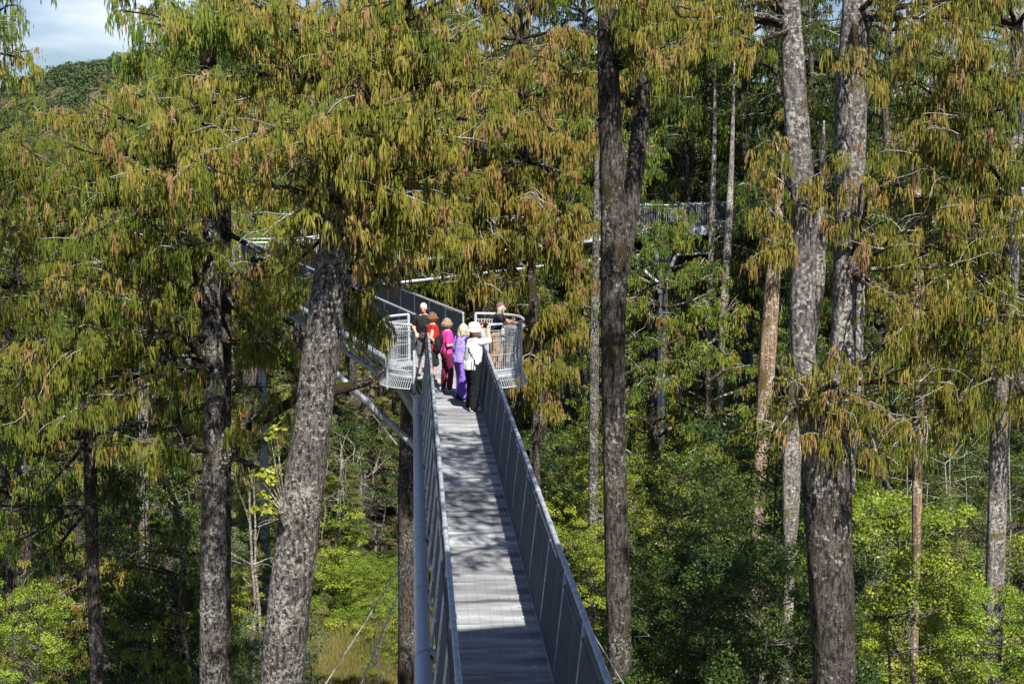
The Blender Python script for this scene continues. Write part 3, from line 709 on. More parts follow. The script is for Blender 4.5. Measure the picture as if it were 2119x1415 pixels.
fan(436, 280, 34, [(280, 190, 33), (170, 265, 34), (60, 290, 35), (420, 180, 32), (350, 130, 33), (100, 330, 33), (520, 240, 33), (-30, 380, 35)], .055)
fan(448, 520, 33.3, [(70, 560, 34), (-40, 640, 35), (110, 640, 32.5), (280, 470, 31.5), (350, 560, 31), (520, 620, 32), (20, 760, 33.5)], .06)
fan(449, 700, 33.2, [(30, 860, 33), (-40, 800, 34), (200, 690, 31.5), (520, 730, 32.5), (150, 860, 32)], .055)
hero_rimu('tall straight rimu left of the leaning trunk, long side limbs hung with green foliage',
    [(441, 1415, 57, 33), (441, 1200, 54, 33), (442, 1000, 50, 33), (445, 850, 46, 33), (438, 650, 38, 33.2), (437, 450, 34, 33.4), (436, 300, 30, 34), (434, 170, 24, 34.3)],
    take(), seed=5, stem_bark='limb', extra_trunks=[[(446, 985, 34, 33), (490, 915, 30, 32.8), (540, 868, 26, 32.6), (600, 832, 20, 32.2), (640, 790, 10, 32)], [(440, 800, 26, 33), (400, 768, 24, 32.8), (350, 745, 20, 32.5), (300, 762, 14, 32.2), (240, 770, 8, 32)], [(436, 760, 22, 33), (390, 700, 20, 32.7), (330, 650, 16, 32.4), (270, 632, 8, 32)]], L0=.52, w=.0078, S=56, tint0=.36, mat='rimu', dens=1.05)
hero_rimu('narrow dark trunk standing hard against the right side of the straight rimu',
    [(470, 1415, 16, 34.5), (468, 1100, 20, 34.5), (467, 800, 24, 34.5), (466, 500, 26, 34.5), (465, 300, 20, 34.5)],
    [(466, 480, 34.5, 560, 550, 34, .06), (466, 560, 34.5, 600, 520, 34.5, .07), (466, 700, 34.5, 560, 740, 34, .05)], seed=6, bark='bark_dark', mat='rimu_green', L0=.6, dens=.7)

# dark trunk with shaded crown at the far left
fan(188, 900, 37, [(60, 820, 36), (20, 960, 36), (300, 900, 37), (100, 1020, 36), (280, 1050, 37), (-60, 880, 37)], .06)
fan(188, 1050, 37, [(60, 1120, 36.5), (-30, 1060, 37), (260, 1000, 36), (30, 1240, 37)], .05)
hero_rimu('slim dark trunk with shadowed branches standing at the left',
    [(200, 1415, 26, 37), (193, 1200, 26, 37), (188, 1000, 27, 37), (185, 800, 24, 37.2), (184, 600, 20, 37.5)],
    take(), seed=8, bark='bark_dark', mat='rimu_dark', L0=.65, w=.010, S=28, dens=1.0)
# edge tree, top left corner
fan(-190, 0, 30, [(0, 60, 29), (60, 20, 29), (30, 150, 29), (-20, 90, 28.5), (50, -60, 29)], .05)
fan(-190, 120, 30, [(10, 40, 29), (40, 120, 29), (-30, -20, 29), (30, -60, 30), (0, 190, 30), (-80, 240, 29)], .05)
hero_rimu('rimu at the left edge reaching feathery branch tips into the sky',
    [(-230, 1415, 60, 30), (-215, 700, 52, 30), (-190, 120, 40, 30), (-180, -200, 22, 30)], take(), seed=12, mat='rimu_green', L0=.45, dens=.9, S=28)
# tree behind at the top left centre
fan(432, 60, 44, [(300, 60, 43), (260, 110, 44), (540, 60, 43), (330, 0, 44), (600, 120, 44), (350, 160, 43), (480, -40, 43), (260, 20, 44)], .07)
fan(432, 90, 44, [(400, 60, 41), (470, 80, 41), (440, 20, 41), (430, 120, 40.5), (380, 110, 41), (500, 20, 41.5)], .04)
fan(432, 180, 44, [(250, 190, 43), (280, 260, 43), (600, 220, 44), (520, 160, 43), (350, 240, 43), (640, 150, 45)], .06)
fan(432, -60, 44, [(300, -40, 44), (280, -110, 44), (560, -20, 44), (640, 40, 44), (620, -100, 44), (250, -30, 45)], .06)
hero_rimu('dark-stemmed rimu rising against the sky behind the golden crown at the upper left',
    [(445, 900, 40, 44), (438, 500, 36, 44), (432, 180, 32, 44), (430, 0, 34, 44), (430, -150, 20, 44)], take(), seed=14, mat='rimu_green', L0=.7, w=.012, S=44, bark='bark_dark', dens=1.0)

# dark double trunk right of the walkway
fan(1259, 60, 30, [(1330, 90, 28.8), (1340, 10, 28.8), (1350, 170, 29.3), (1400, 150, 29.5)], .04)
fan(1262, 150, 30, [(1400, 90, 29), (1330, 20, 29), (1450, 10, 30), (1340, -60, 29), (1500, 100, 30), (1420, -90, 30)], .05)
hero_rimu('tall dark double trunk just right of the walkway, its stems joining halfway up',
    [(1283, 1415, 50, 30), (1278, 1200, 52, 30), (1272, 950, 50, 30), (1269, 700, 50, 30), (1270, 560, 54, 30), (1268, 430, 52, 30), (1263, 250, 46, 30), (1258, 130, 42, 30), (1255, -60, 34, 30)],
    take(), seed=21, bark='bark_dark', extra_trunks=[[(1280, 600, 30, 30.3), (1300, 460, 38, 30.5), (1318, 320, 36, 30.9), (1335, 150, 34, 31.2), (1350, -80, 26, 31.5)]], L0=.5, mat='rimu', tint0=.52, w=.0078, S=54, dens=1.0)

# forked grey giant
fan(1650, 60, 25.5, [(1500, 10, 25), (1420, 60, 25), (1560, -60, 25), (1560, 100, 24.5), (1480, -60, 25.5)], .055)
fan(1765, 40, 26, [(1880, 60, 25), (1960, 30, 25), (1850, -60, 25), (2050, 90, 25.5), (1800, 130, 24.8), (2060, -10, 26)], .06)
fan(1664, 500, 25.2, [(1590, 430, 25), (1610, 330, 24.9), (1700, 340, 24.8), (1580, 520, 25)], .035)
fan(1730, 800, 25.3, [(1600, 790, 24.5), (1620, 860, 24.3), (1660, 740, 24), (1780, 840, 24.3), (1860, 860, 24.5), (1850, 720, 24.6), (1700, 900, 24.2), (1930, 800, 25), (1820, 930, 24.5)], .055)
fan(1760, 560, 26, [(1850, 520, 25), (1900, 640, 25), (1820, 640, 24.6), (1920, 430, 25), (1800, 400, 25), (1960, 560, 25.3), (1850, 320, 25.2)], .05)
hero_rimu('forked grey giant at the right, two pale stems rising from one thick dark base',
    [(1724, 1415, 92, 25.3), (1722, 1300, 94, 25.3), (1715, 1100, 98, 25.4), (1712, 960, 104, 25.5), (1716, 880, 80, 25.6), (1722, 800, 40, 25.7)],
    take(), seed=31, bark='bark_dark', stem_bark='bark_pale', extra_trunks=[[(1728, 1020, 84, 25.5), (1738, 900, 74, 25.7), (1750, 780, 70, 25.8), (1757, 620, 68, 26), (1758, 400, 62, 26), (1762, 220, 66, 26), (1770, 60, 58, 26), (1775, -120, 44, 26)], [(1703, 1040, 70, 25.4), (1690, 940, 62, 25.3), (1674, 830, 54, 25.2), (1660, 680, 52, 25.2), (1664, 540, 54, 25.2), (1662, 420, 52, 25.2), (1650, 260, 50, 25.3), (1640, 100, 46, 25.4), (1632, -100, 36, 25.5)]], L0=.46, mat='rimu', tint0=.55, w=.0070, S=56, dens=.9, dead=.22)

# right-edge rimu with a mass of hanging foliage
fan(2092, 420, 31, [(1960, 380, 30), (1900, 300, 30), (1990, 480, 29.5), (1880, 460, 31), (2050, 330, 29), (2180, 420, 30)], .06)
fan(2100, 220, 31, [(1900, 150, 30), (1990, 90, 29.5), (2030, 200, 29), (1850, 230, 31), (2150, 120, 30), (1960, 260, 29.5)], .06)
fan(2088, 600, 31, [(1950, 640, 30), (1900, 570, 30), (2000, 720, 29.5), (1870, 700, 30.5), (2060, 760, 29), (2170, 650, 30), (2000, 560, 29)], .07)
fan(2088, 560, 31, [(1830, 520, 30.5), (1870, 620, 31), (1930, 700, 30), (1960, 760, 29.5), (2040, 640, 29), (1900, 480, 30), (2130, 720, 30), (2030, 820, 29.5)], .05)
fan(2096, 330, 31, [(1860, 330, 30.5), (1920, 400, 30), (2000, 300, 29), (1960, 180, 30), (2060, 480, 29), (2180, 300, 30), (1830, 160, 31)], .05)
fan(2080, 760, 31, [(1960, 830, 30), (1880, 850, 30), (2020, 880, 29.5), (2160, 850, 30), (1840, 880, 30.5)], .05)
fan(2105, 60, 31, [(1950, -20, 30), (1850, 60, 30.5), (2050, -60, 30), (2160, -20, 30), (1900, -100, 31)], .05)
hero_rimu('pale trunk at the right edge under a curtain of hanging olive foliage',
    [(2058, 1220, 40, 31), (2063, 1050, 40, 31), (2072, 850, 40, 31), (2085, 650, 38, 31), (2096, 400, 34, 31), (2102, 150, 30, 31), (2108, -120, 20, 31)],
    take(), seed=41, bark='bark_light', L0=.58, w=.0085, S=54, tint0=.48, dens=1.0, dead=.16)

# light bare leaning trunk
hero_rimu('bare leaning trunk with peeling orange-pink bark behind the forked giant',
    [(1571, 1010, 27, 43), (1577, 900, 30, 43), (1585, 780, 34, 43), (1592, 680, 34, 43), (1600, 570, 30, 43), (1610, 440, 22, 43), (1616, 370, 12, 43), (1622, 310, 3, 43)],
    [(1613, 400, 43, 1540, 380, 42, .04), (1610, 430, 43, 1660, 400, 42, .04), (1606, 470, 43, 1560, 460, 41.5, .04), (1604, 500, 43, 1650, 480, 41.5, .04), (1615, 380, 43, 1600, 300, 42, .04), (1606, 450, 43, 1600, 470, 41, .03)], seed=51, bark='bark_peel', mat='rimu_green', dens=.7, kind='dead_tree')
hero_rimu('mottled leaning trunk close behind the base of the forked giant',
    [(1633, 1165, 24, 33), (1636, 1050, 36, 33), (1640, 920, 42, 33), (1655, 780, 40, 33), (1690, 600, 30, 33), (1700, 400, 18, 33), (1705, 250, 4, 33)], [], seed=52, bark='bark_light', kind='bare_tree')
hero_rimu('thin pale mossy trunk among hanging foliage between the forked giant and right edge',
    [(1895, 1210, 16, 38), (1898, 1000, 22, 38), (1905, 800, 28, 38), (1900, 600, 26, 38), (1896, 420, 22, 38), (1890, 250, 16, 38)],
    [(1900, 950, 38, 1960, 900, 37, .04), (1898, 640, 38, 1840, 600, 37, .04), (1896, 430, 38, 1950, 380, 37, .04), (1900, 800, 38, 1950, 760, 37, .04)], seed=53, bark='bark_peel', mat='rimu', dens=.8)
hero_rimu('shaded brown trunk behind the big side pipe below the lookout',
    [(846, 1415, 50, 46), (846, 1250, 46, 46), (845, 1050, 44, 46), (846, 930, 40, 46), (848, 800, 34, 46), (848, 650, 28, 46)], [(848, 700, 46, 900, 690, 45, .05), (848, 760, 46, 780, 700, 45, .05)], seed=54, bark='bark_dark', mat='rimu_dark', dens=.8)
for (sp, lab, sd, bk) in [
    ([(1228, 1000, 20, 52), (1229, 800, 20, 52), (1231, 640, 18, 52), (1233, 480, 14, 52), (1236, 250, 8, 52)], 'pale slim trunk showing left of the dark double trunk', 61, 'bark'),
    ([(1493, 760, 12, 66), (1496, 660, 17, 66), (1503, 560, 17, 66), (1510, 420, 14, 66), (1515, 300, 9, 66), (1520, 120, 3, 66)], 'grey far trunk passing behind the triangular truss', 62, 'bark_light'),
    ([(1468, 740, 12, 70), (1470, 600, 12, 70), (1473, 480, 12, 70), (1478, 300, 9, 70), (1480, 110, 3, 70)], 'straight pale far trunk just left of the triangular truss', 63, 'bark_light'),
    ([(1549, 760, 8, 80), (1551, 600, 9, 80), (1553, 450, 9, 80)], 'thin dark far trunk seen through the truss', 64, 'bark'),
    ([(296, 960, 20, 48), (296, 800, 22, 48), (298, 700, 20, 48), (300, 560, 16, 48)], 'pale trunk showing through gaps left of the straight rimu', 65, 'bark_light'),
    ([(1555, 330, 9, 75), (1553, 240, 8, 75), (1551, 180, 6, 75)], 'short pale broken stem high among the far trees left of the forked giant', 66, 'bark_light')]:
    hero_rimu(lab, sp, [(sp[-1][0], sp[-1][1], sp[-1][3], sp[-1][0]+30, sp[-1][1]-20, sp[-1][3]-1, .04)], seed=sd, bark=bk, mat='rimu_green', dens=.6, kind='far_trunk')

# canopy out of frame above the walkway: it throws the leaf shadows on the deck
hero_rimu('rimu standing beside the walkway above the frame, its branches shading the deck',
    [(2700, 1415, 200, 14), (2650, 600, 160, 14), (2600, -100, 130, 14), (2550, -700, 110, 14), (2500, -1400, 60, 14)], [], seed=71, mat='rimu_green', L0=.5, dens=.85, S=34, w=.011,
    wlimbs=[((7.8, 14, 8.4+.15*i), (1.6+.5*(i % 2), 11.2+1.15*i, 9.4+.35*(i % 3)), .07) for i in range(9)])

# ------------------------------------------------------------------ repeats
RM = dict(trunk='bark_dark', limbs='limb', twigs='twig', crown='rimu_green')
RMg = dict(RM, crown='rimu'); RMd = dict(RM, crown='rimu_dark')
rp = [rimu_proto(101, 17, .25, 3.2, 46, L0=.5, S=28, w=.0155), rimu_proto(102, 15, .22, 2.9, 42, L0=.5, S=28, w=.0155), rimu_proto(103, 20, .30, 3.6, 54, L0=.5, S=28, w=.0155), rimu_proto(104, 10, .10, 2.2, 40, L0=.4, S=28, w=.014)]
bp = [broad_proto(201, 9, 2.8, 170, 230, .046, cl=.46), broad_proto(202, 7.5, 2.4, 150, 230, .042, cl=.40), broad_proto(203, 10, 3.0, 190, 220, .050, cl=.50),
      broad_proto(204, 11, 2.3, 190, 220, .042, cl=.38, conic=1, low=.05, asp=.35), broad_proto(205, 6, 2.3, 130, 220, .045, cl=.42)]
BM = lambda c: dict(trunk='bark', branches='bark', crown=c)
FAR_L = {'rimu': ('feathery drooping rimu in the dense forest behind the lookouts', 'rimu_tree', 'far rimu trees behind the walkway'),
         'broad': ('bushy broadleaf tree among the understorey below the walkway', 'bush_tree', 'bushy understorey trees')}
def put(kind, pr, mats, px, ptop, Y, Hh, s, sz=1.0, lab=None):
    top = at(px, ptop, Y); L_, nm, g = FAR_L[kind]
    loc = Vector((top.x, Y, top.z-(Hh+(16 if kind == 'rimu' else 7))*s*sz))
    return place_proto(pr, mats, loc, rnd.uniform(0, 6.28), s, sz, lab or L_, 'tree', None if lab else g, nm)
Hr = [17, 15, 20, 10]; Hb = [9, 7.5, 10, 11, 6]
def clear(px, Y):       # sight lines kept open: the clearing and the deck
    if Y < 92 and 640 < px < 850: return False
    return True
# tall rimu behind everything
def blocked(px, y, Y):
    if Y < 76 and (460 < px < 610 or 1310 < px < 1640 or px > 1970) and y < 560: return True
    if Y < 100 and 600 < px < 1080 or Y < 80 and px < 1260 and px > 600: return True          # keeps the sun on the clearing
    return False
for Y, step, tops in ((56, 190, (250, 430)), (66, 170, (60, 300)), (84, 130, (20, 260)), (104, 110, (60, 300)), (135, 90, (100, 330))):
    px = -120+rnd.uniform(0, step)
    while px < 2300:
        y = rnd.uniform(*tops)
        if px < 330: y = max(y, 300+rnd.uniform(0, 80))
        k = rnd.choice([0, 1, 2]); sc = rnd.uniform(.95, 1.3)*(1 if Y < 100 else 1.25)
        if not blocked(px, y, Y): put('rimu', rp[k], [RM, RM, RMg, RMd][rnd.randrange(4)], px, y, Y+rnd.uniform(-3, 3), Hr[k], sc)
        px += step*rnd.uniform(.7, 1.3)
# high crowns filling the upper right, clear of the forked giant
for px, y, Y, k, s, mt in ((1120, 60, 84, 1, 1.2, RM), (1290, 100, 80, 0, 1.2, RM), (1420, -40, 78, 2, 1.15, RM), (1540, 20, 80, 0, 1.2, RMd), (1350, 130, 86, 1, 1.2, RMd), (1620, -140, 70, 2, 1.3, RMd), (1690, -160, 74, 0, 1.4, RM), (1560, -150, 72, 1, 1.4, RM), (1080, -160, 90, 2, 1.5, RM), (1420, 40, 74, 1, 1.2, RMd), (500, -120, 96, 2, 1.5, RMd), (640, -140, 96, 0, 1.6, RM), (1480, 160, 84, 2, 1.1, RM), (1600, 120, 86, 1, 1.2, RM), (1380, -160, 80, 0, 1.4, RM), (1480, -200, 84, 2, 1.4, RMd), (1700, 100, 82, 2, 1.3, RM), (1200, -180, 82, 1, 1.5, RM), (1310, 260, 88, 0, 1.1, RM), (980, 330, 106, 1, 1.5, RMd), (1860, -120, 58, 1, 1.2, RMd), (1930, 60, 64, 0, 1.1, RM), (1690, -60, 66, 2, 1.2, RMd),
                           (1250, -60, 82, 2, 1.2, RMd), (1000, -120, 106, 0, 1.5, RMd), (2110, -150, 80, 0, 1.3, RM), (760, -80, 106, 2, 1.5, RMd), (600, 60, 106, 0, 1.5, RMd), (880, 60, 106, 1, 1.5, RMd), (150, 420, 52, 1, .9, RM), (40, 500, 50, 0, .8, RM), (560, 200, 106, 0, 1.5, RMd), (860, 230, 106, 0, 1.5, RMd), (1110, 300, 84, 1, 1, RMd), (1190, 200, 84, 0, 1, RM), (1760, 200, 60, 0, 1., RM), (1850, 330, 56, 1, .9, RM)):
    put('rimu', rp[k], mt, px, y, Y, Hr[k], s)
put('rimu', rp[1], RM, 5, 200, 52, 15, .8)
put('rimu', rp[0], RM, 95, 300, 56, 17, .8)
# bright young rimus, mid right
put('rimu', rp[3], RM, 1375, 480, 60, 10, 1.3, lab='bright green young rimu with a pointed crown left of the pale mast')
put('rimu', rp[3], RM, 1460, 640, 57, 10, 1.2, lab='pointed bright green rimu below the far walkway')
put('rimu', rp[3], RM, 1625, 400, 66, 10, .8, lab='bright rimu crown half hiding the far walkway rail')
put('rimu', rp[3], RM, 1650, 660, 55, 10, .7, lab='small bright conifer crown between the peeling trunk and forked giant')
put('rimu', rp[3], RMg, 120, 1120, 50, 10, .8)
put('rimu', rp[3], RM, 380, 1080, 42, 10, .9)
# understorey rows
def row(Y, x0, x1, step, ytop, cols, sc, jit=50, ks=(0, 1, 2, 3, 4)):
    px = x0+rnd.uniform(0, step*.4)
    while px < x1:
        if clear(px, Y):
            k = rnd.choice(ks); y = (ytop(px) if callable(ytop) else ytop)+rnd.uniform(-jit, jit)
            put('broad', bp[k], BM(rnd.choice(cols)), px, y, Y+rnd.uniform(-3, 3), Hb[k], sc*rnd.uniform(.8, 1.2), rnd.uniform(.9, 1.25))
        px += step*rnd.uniform(.7, 1.3)
br_, dk, ol, gy = 'leaf_bright', 'leaf_dark', 'leaf_olive', 'leaf_grey'
row(125, -60, 2250, 85, 640, (dk, ol, gy), 1.5, 90)
row(104, -60, 2250, 85, 790, (dk, ol, ol, gy), 1.15, 80)
row(90, 860, 2250, 90, 800, (br_, ol, dk), 1.0, 70)
row(76, 1110, 2250, 105, 840, (br_, dk, ol, br_), 1.0, 70)
row(64, 1110, 2250, 120, 900, (br_, dk, ol, br_), .95, 70)
row(54, 1120, 2250, 140, 990, (br_, br_, dk, ol), .9, 60)
row(46, 1330, 2250, 150, 1090, (br_, ol, br_), .85, 50)
row(39, 1340, 2250, 170, 1230, (br_, br_, ol), .75, 40)
row(90, -80, 640, 95, 850, (ol, gy, gy, br_), 1.0, 80)
row(80, -80, 620, 105, 930, (ol, gy, br_, gy), 1.0, 70)
row(70, -80, 590, 115, 1010, (gy, ol, br_, br_), .9, 60)
row(62, -60, 580, 125, 1110, (gy, br_, ol, br_), .9, 50)
row(56, -60, 560, 140, 1230, (gy, br_, br_), .85, 50)
row(50, -60, 540, 150, 1340, (dk, gy, br_), .8, 40)
row(100, 540, 900, 60, 880, (dk, ol, dk), 1.1, 60)
# the big shaded conifer-like tree in front at the lower right and its neighbours
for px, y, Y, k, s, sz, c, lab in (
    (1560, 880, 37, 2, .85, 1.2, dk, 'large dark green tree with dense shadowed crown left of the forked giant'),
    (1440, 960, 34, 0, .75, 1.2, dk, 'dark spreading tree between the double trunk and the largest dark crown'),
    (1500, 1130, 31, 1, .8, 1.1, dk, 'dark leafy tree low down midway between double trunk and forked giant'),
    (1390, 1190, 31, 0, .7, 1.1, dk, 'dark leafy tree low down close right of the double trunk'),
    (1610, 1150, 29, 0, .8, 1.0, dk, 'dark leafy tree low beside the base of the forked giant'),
    (1830, 1060, 40, 0, 1.0, 1.1, br_, 'bright lime bushy tree right of the forked giant base'),
    (1930, 1180, 34, 1, 1.0, 1.0, br_, 'lime green bush lowest at the right, right of the forked giant'),
    (2090, 1230, 30, 4, .6, 1.0, br_, 'small bright bush in the lower right corner'),
    (1350, 1000, 48, 1, 1.0, 1.1, br_, 'bright bush crown close right of the double trunk'),
    (1190, 900, 60, 0, .9, 1.0, ol, 'olive scrubby tree between the walkway and double trunk'),
    (1190, 1090, 46, 1, .7, 1.0, br_, 'small green tree against the right side of the walkway'),
    (300, 935, 44, 1, .9, 1.3, dk, 'dark bushy tree below the side limbs left of the straight rimu'),
    (560, 1290, 45, 4, .8, 1.0, gy, 'grey green twiggy shrub left of the leaning trunk foot'),
    (330, 1210, 44, 1, .9, 1.0, dk, 'dark glossy bush left of the straight rimu foot'),
    (20, 1215, 26, 4, .42, 1.0, br_, 'yellow green feathery bush in the lower left corner'),
    (800, 1190, 66, 1, .65, 1.0, br_, 'small leafy tree at the right edge of the grassy clearing'),
    (730, 960, 92, 3, .9, 1.0, ol, 'slender olive tree at the back of the clearing')):
    put('broad', bp[k], BM(c), px, y, Y, Hb[k], s, sz, lab=lab)
# broad bright leaves on the left of the leaning trunk
mb = MB(); r1 = random.Random(5); st = MB(); b0 = at(560, 1010, 26.5)
cs = [at(x, y, 26.6+r1.uniform(-.2, .2))-b0 for x, y in ((535, 985), (560, 1000), (545, 1030), (575, 1040), (530, 1060), (565, 980), (555, 1060), (572, 890), (560, 905))]
leaves(mb, cs, [.16]*9, 26, .055, [.85]*9, asp=.7, flat=1)
for c_ in cs: st.tube([(0.25, .1, -.5), (c_.x*.6+.1, c_.y*.5, c_.z*.5-.15), tuple(c_)], [.02, .012, .004], n=4, caps=False)
ep = empty('perching_plant', b0, 'bright broad-leaved plant perching on the left side of the leaning trunk', 'plant')
mb.build('leaves', M['leaf_bright'], ep, tint=True); st.build('stems', M['stem'], ep)

# pale bare stems in the understorey and at the back of the clearing
def sapling(px, py0, py1, Y, r, lab=None, seed=0):
    r1 = random.Random(seed); a = at(px, py0, Y); b = at(px+r1.uniform(-12, 12), py1, Y)
    a.z = ground_z(a.x, Y)-.1; root = empty('bare_sapling', a, lab or 'pale bare sapling stem in the scrub', 'sapling', None if lab else 'pale sapling stems in the scrub')
    mb = MB(); n = 10; pts = [(b-a)*(i/n)+Vector((r1.uniform(-.08, .08)*(i > 0), r1.uniform(-.08, .08), 0)) for i in range(n+1)]
    mb.tube(pts, [r*(1-.07*i) for i in range(n+1)], n=7, caps=False); mb.build('trunk', M['stem'], root, True)
    mb = MB()
    for i in range(12):
        p = pts[r1.randint(4, n)]; e = wander(p, (r1.uniform(-1, 1), r1.uniform(-1, 1), r1.uniform(.1, .9)), r1.uniform(.8, 2.2), .1, 5, .25, r1)
        mb.tube(e, [r*.3*(1-.15*k) for k in range(6)], n=3, caps=False)
    mb.build('branches', M['stem'], root)
for i in range(46):
    zone = i % 3
    if zone == 0: sapling(rnd.uniform(660, 860), 1200, rnd.uniform(900, 1020), rnd.uniform(93, 97), rnd.uniform(.05, .09), seed=i)
    elif zone == 1: sapling(rnd.uniform(150, 560), 1300, rnd.uniform(950, 1150), rnd.uniform(55, 72), rnd.uniform(.04, .07), seed=i)
    else: sapling(rnd.uniform(1780, 2110), 1250, rnd.uniform(900, 1080), rnd.uniform(44, 66), rnd.uniform(.04, .07), seed=i)
sapling(526, 1300, 1000, 52, .11, 'white-barked thin stem left of the leaning trunk, leftmost of a pair', 90)
sapling(537, 1300, 1010, 52.5, .10, 'white-barked thin stem left of the leaning trunk, rightmost of a pair', 91)

# bracken and grass in the clearing
def bracken():
    rs = np.random.RandomState(3); mb = MB(); k = 0; P = []
    for i in range(2600):
        px = rs.uniform(600, 880); py = rs.uniform(1165, 1290); p = atz(px, py, GZ+.0)
        if (px-745)**2/135**2+(py-1222)**2/62**2 > 1+.35*rs.rand(): continue
        P.append((p.x, p.y))
    for x, y in P:
        z = ground_z(x, y); a = rs.rand()*6.28; L_ = rs.uniform(.5, 1.1); h = rs.uniform(.5, 1.1)
        n = 9; t = np.linspace(0, 1, n)[:, None]
        d = np.array([math.cos(a), math.sin(a), 0]); pr = np.array([-d[1], d[0], 0])
        c = np.array([x, y, z])+d*L_*t+np.array([0, 0, 1.])*(h*np.sin(t*PI*.62))
        tn = rs.rand()
        for s in (-1, 1):
            wv = s*.22*L_*np.sin(PI*(.12+.85*t))
            tip = c+pr*wv+d*.06+np.array([0, 0, -.04]); b2 = c+d*.055
            V = np.stack([c, tip, b2], 1).reshape(-1, 3); mb.add(V, np.arange(n*3).reshape(-1, 3), np.full(n*3, tn))
    tag(mb.build('bracken', M['fern'], tint=True), 'bright green bracken ferns filling the back of the clearing', 'fern', kind='stuff')
bracken()
def grass():
    rs = np.random.RandomState(9); n = 60000
    px = rs.uniform(560, 900, n); py = rs.uniform(1240, 1470, n)
    P = np.array([tuple(atz(float(a), float(b), GZ)) for a, b in zip(px[:n], py[:n])])
    z = np.array([ground_z(p[0], p[1]) for p in P]); h = rs.uniform(.25, .7, n); w_ = .012+rs.rand(n)*.014
    a = rs.rand(n)*6.28; l = rs.randn(n, 2)*.14
    b = np.stack([P[:, 0], P[:, 1], z], 1); o = np.stack([np.cos(a)*w_, np.sin(a)*w_, 0*a], 1)
    tip = b+np.stack([l[:, 0], l[:, 1], h], 1)
    V = np.stack([b-o, b+o, tip], 1).reshape(-1, 3)
    tn = np.clip(.5+.35*np.sin(P[:, 0]*.9)*np.cos(P[:, 1]*.5)+rs.randn(n)*.2, 0, 1)
    mb = MB(); mb.add(V, np.arange(3*n).reshape(-1, 3), np.repeat(tn, 3))
    tag(mb.build('grass', M['grass'], tint=True), 'dry yellowish grass on the open clearing floor', 'grass', kind='stuff')
grass()

# ------------------------------------------------------------------ people
def remesh(mb, vox, smooth=6, noise_amp=0., noise_sc=6., seed=0):
    """fuse overlapping closed shapes into one continuous skin"""
    me = mb.mesh('tmp'); o = bpy.data.objects.new('tmp', me); C.objects.link(o)
    md = o.modifiers.new('r', 'REMESH'); md.mode = 'VOXEL'; md.voxel_size = vox
    if smooth:
        sm = o.modifiers.new('s', 'SMOOTH'); sm.iterations = smooth; sm.factor = .5
    dg = bpy.context.evaluated_depsgraph_get(); ev = o.evaluated_get(dg)
    r = bpy.data.meshes.new_from_object(ev); bpy.data.objects.remove(o)
    for p in r.polygons: p.use_smooth = True
    if noise_amp:
        for v in r.vertices:
            c = v.co*noise_sc; n1 = mnoise.noise(Vector((c.x*1.3, c.y*1.3, c.z*.45+seed)))+.5*mnoise.noise(c*2.3+Vector((seed, 0, 0)))
            v.co += v.normal*n1*noise_amp
    return r
def cap(mb, a, ra, b, rb, n=12):
    """capsule with two radii"""
    a = Vector(a); b = Vector(b); d = (b-a); L_ = d.length or 1e-4; d = d/L_
    pts = []; rad = []
    for i in range(5):
        t = i/4*PI/2; pts.append(a-d*ra*math.cos(t)); rad.append(max(.001, ra*math.sin(t)))
    for i in range(5):
        t = i/4*PI/2; pts.append(b+d*rb*math.sin(t)); rad.append(max(.001, rb*math.cos(t)))
    mb.tube(pts, rad, n=n)
def loft(mb, rings, n=24, xf=lambda v: v):
    V = []
    for (x, y, z, rx, ry) in rings:
        for i in range(n):
            a = 2*PI*i/n; V.append(tuple(xf(Vector((x+rx*math.cos(a), y+ry*math.sin(a), z)))))
    K = len(rings); f = [(k*n+i, k*n+(i+1) % n, (k+1)*n+(i+1) % n, (k+1)*n+i) for k in range(K-1) for i in range(n)]
    mb.add(V, f)
    c0 = np.mean(V[:n], axis=0); c1 = np.mean(V[-n:], axis=0)
    mb.add(V[:n]+[tuple(c0)], [((i+1) % n, i, n) for i in range(n)]); mb.add(V[-n:]+[tuple(c1)], [(i, (i+1) % n, n) for i in range(n)])
def ellipsoid(mb, c, r, rot=None, n=16, m=10, mi=0, cut=None):
    V = []; c = Vector(c)
    for j in range(m+1):
        t = PI*j/m
        for i in range(n):
            a = 2*PI*i/n; v = Vector((r[0]*math.sin(t)*math.cos(a), r[1]*math.sin(t)*math.sin(a), r[2]*math.cos(t)))
            if rot: v = rot @ v
            V.append(tuple(c+v))
    f = [(j*n+i, (j+1)*n+i, (j+1)*n+(i+1) % n, j*n+(i+1) % n) for j in range(m) for i in range(n)]
    mb.add(V, f, mi=mi)
def pm(name, col, **k): return plain('cloth_'+name, col, rough=k.pop('rough', .85), var=k.pop('var', .08), scale=k.pop('scale', 30), spec=.15, **k)
skin = plain('skin', (.62, .36, .26), rough=.55, var=.06, scale=12, spec=.3)
facedark = plain('eyes_and_lips', (.09, .04, .035), rough=.4, var=.02)
glass_dark = plain('sunglass_lens', (.012, .012, .014), rough=.15, var=.02)

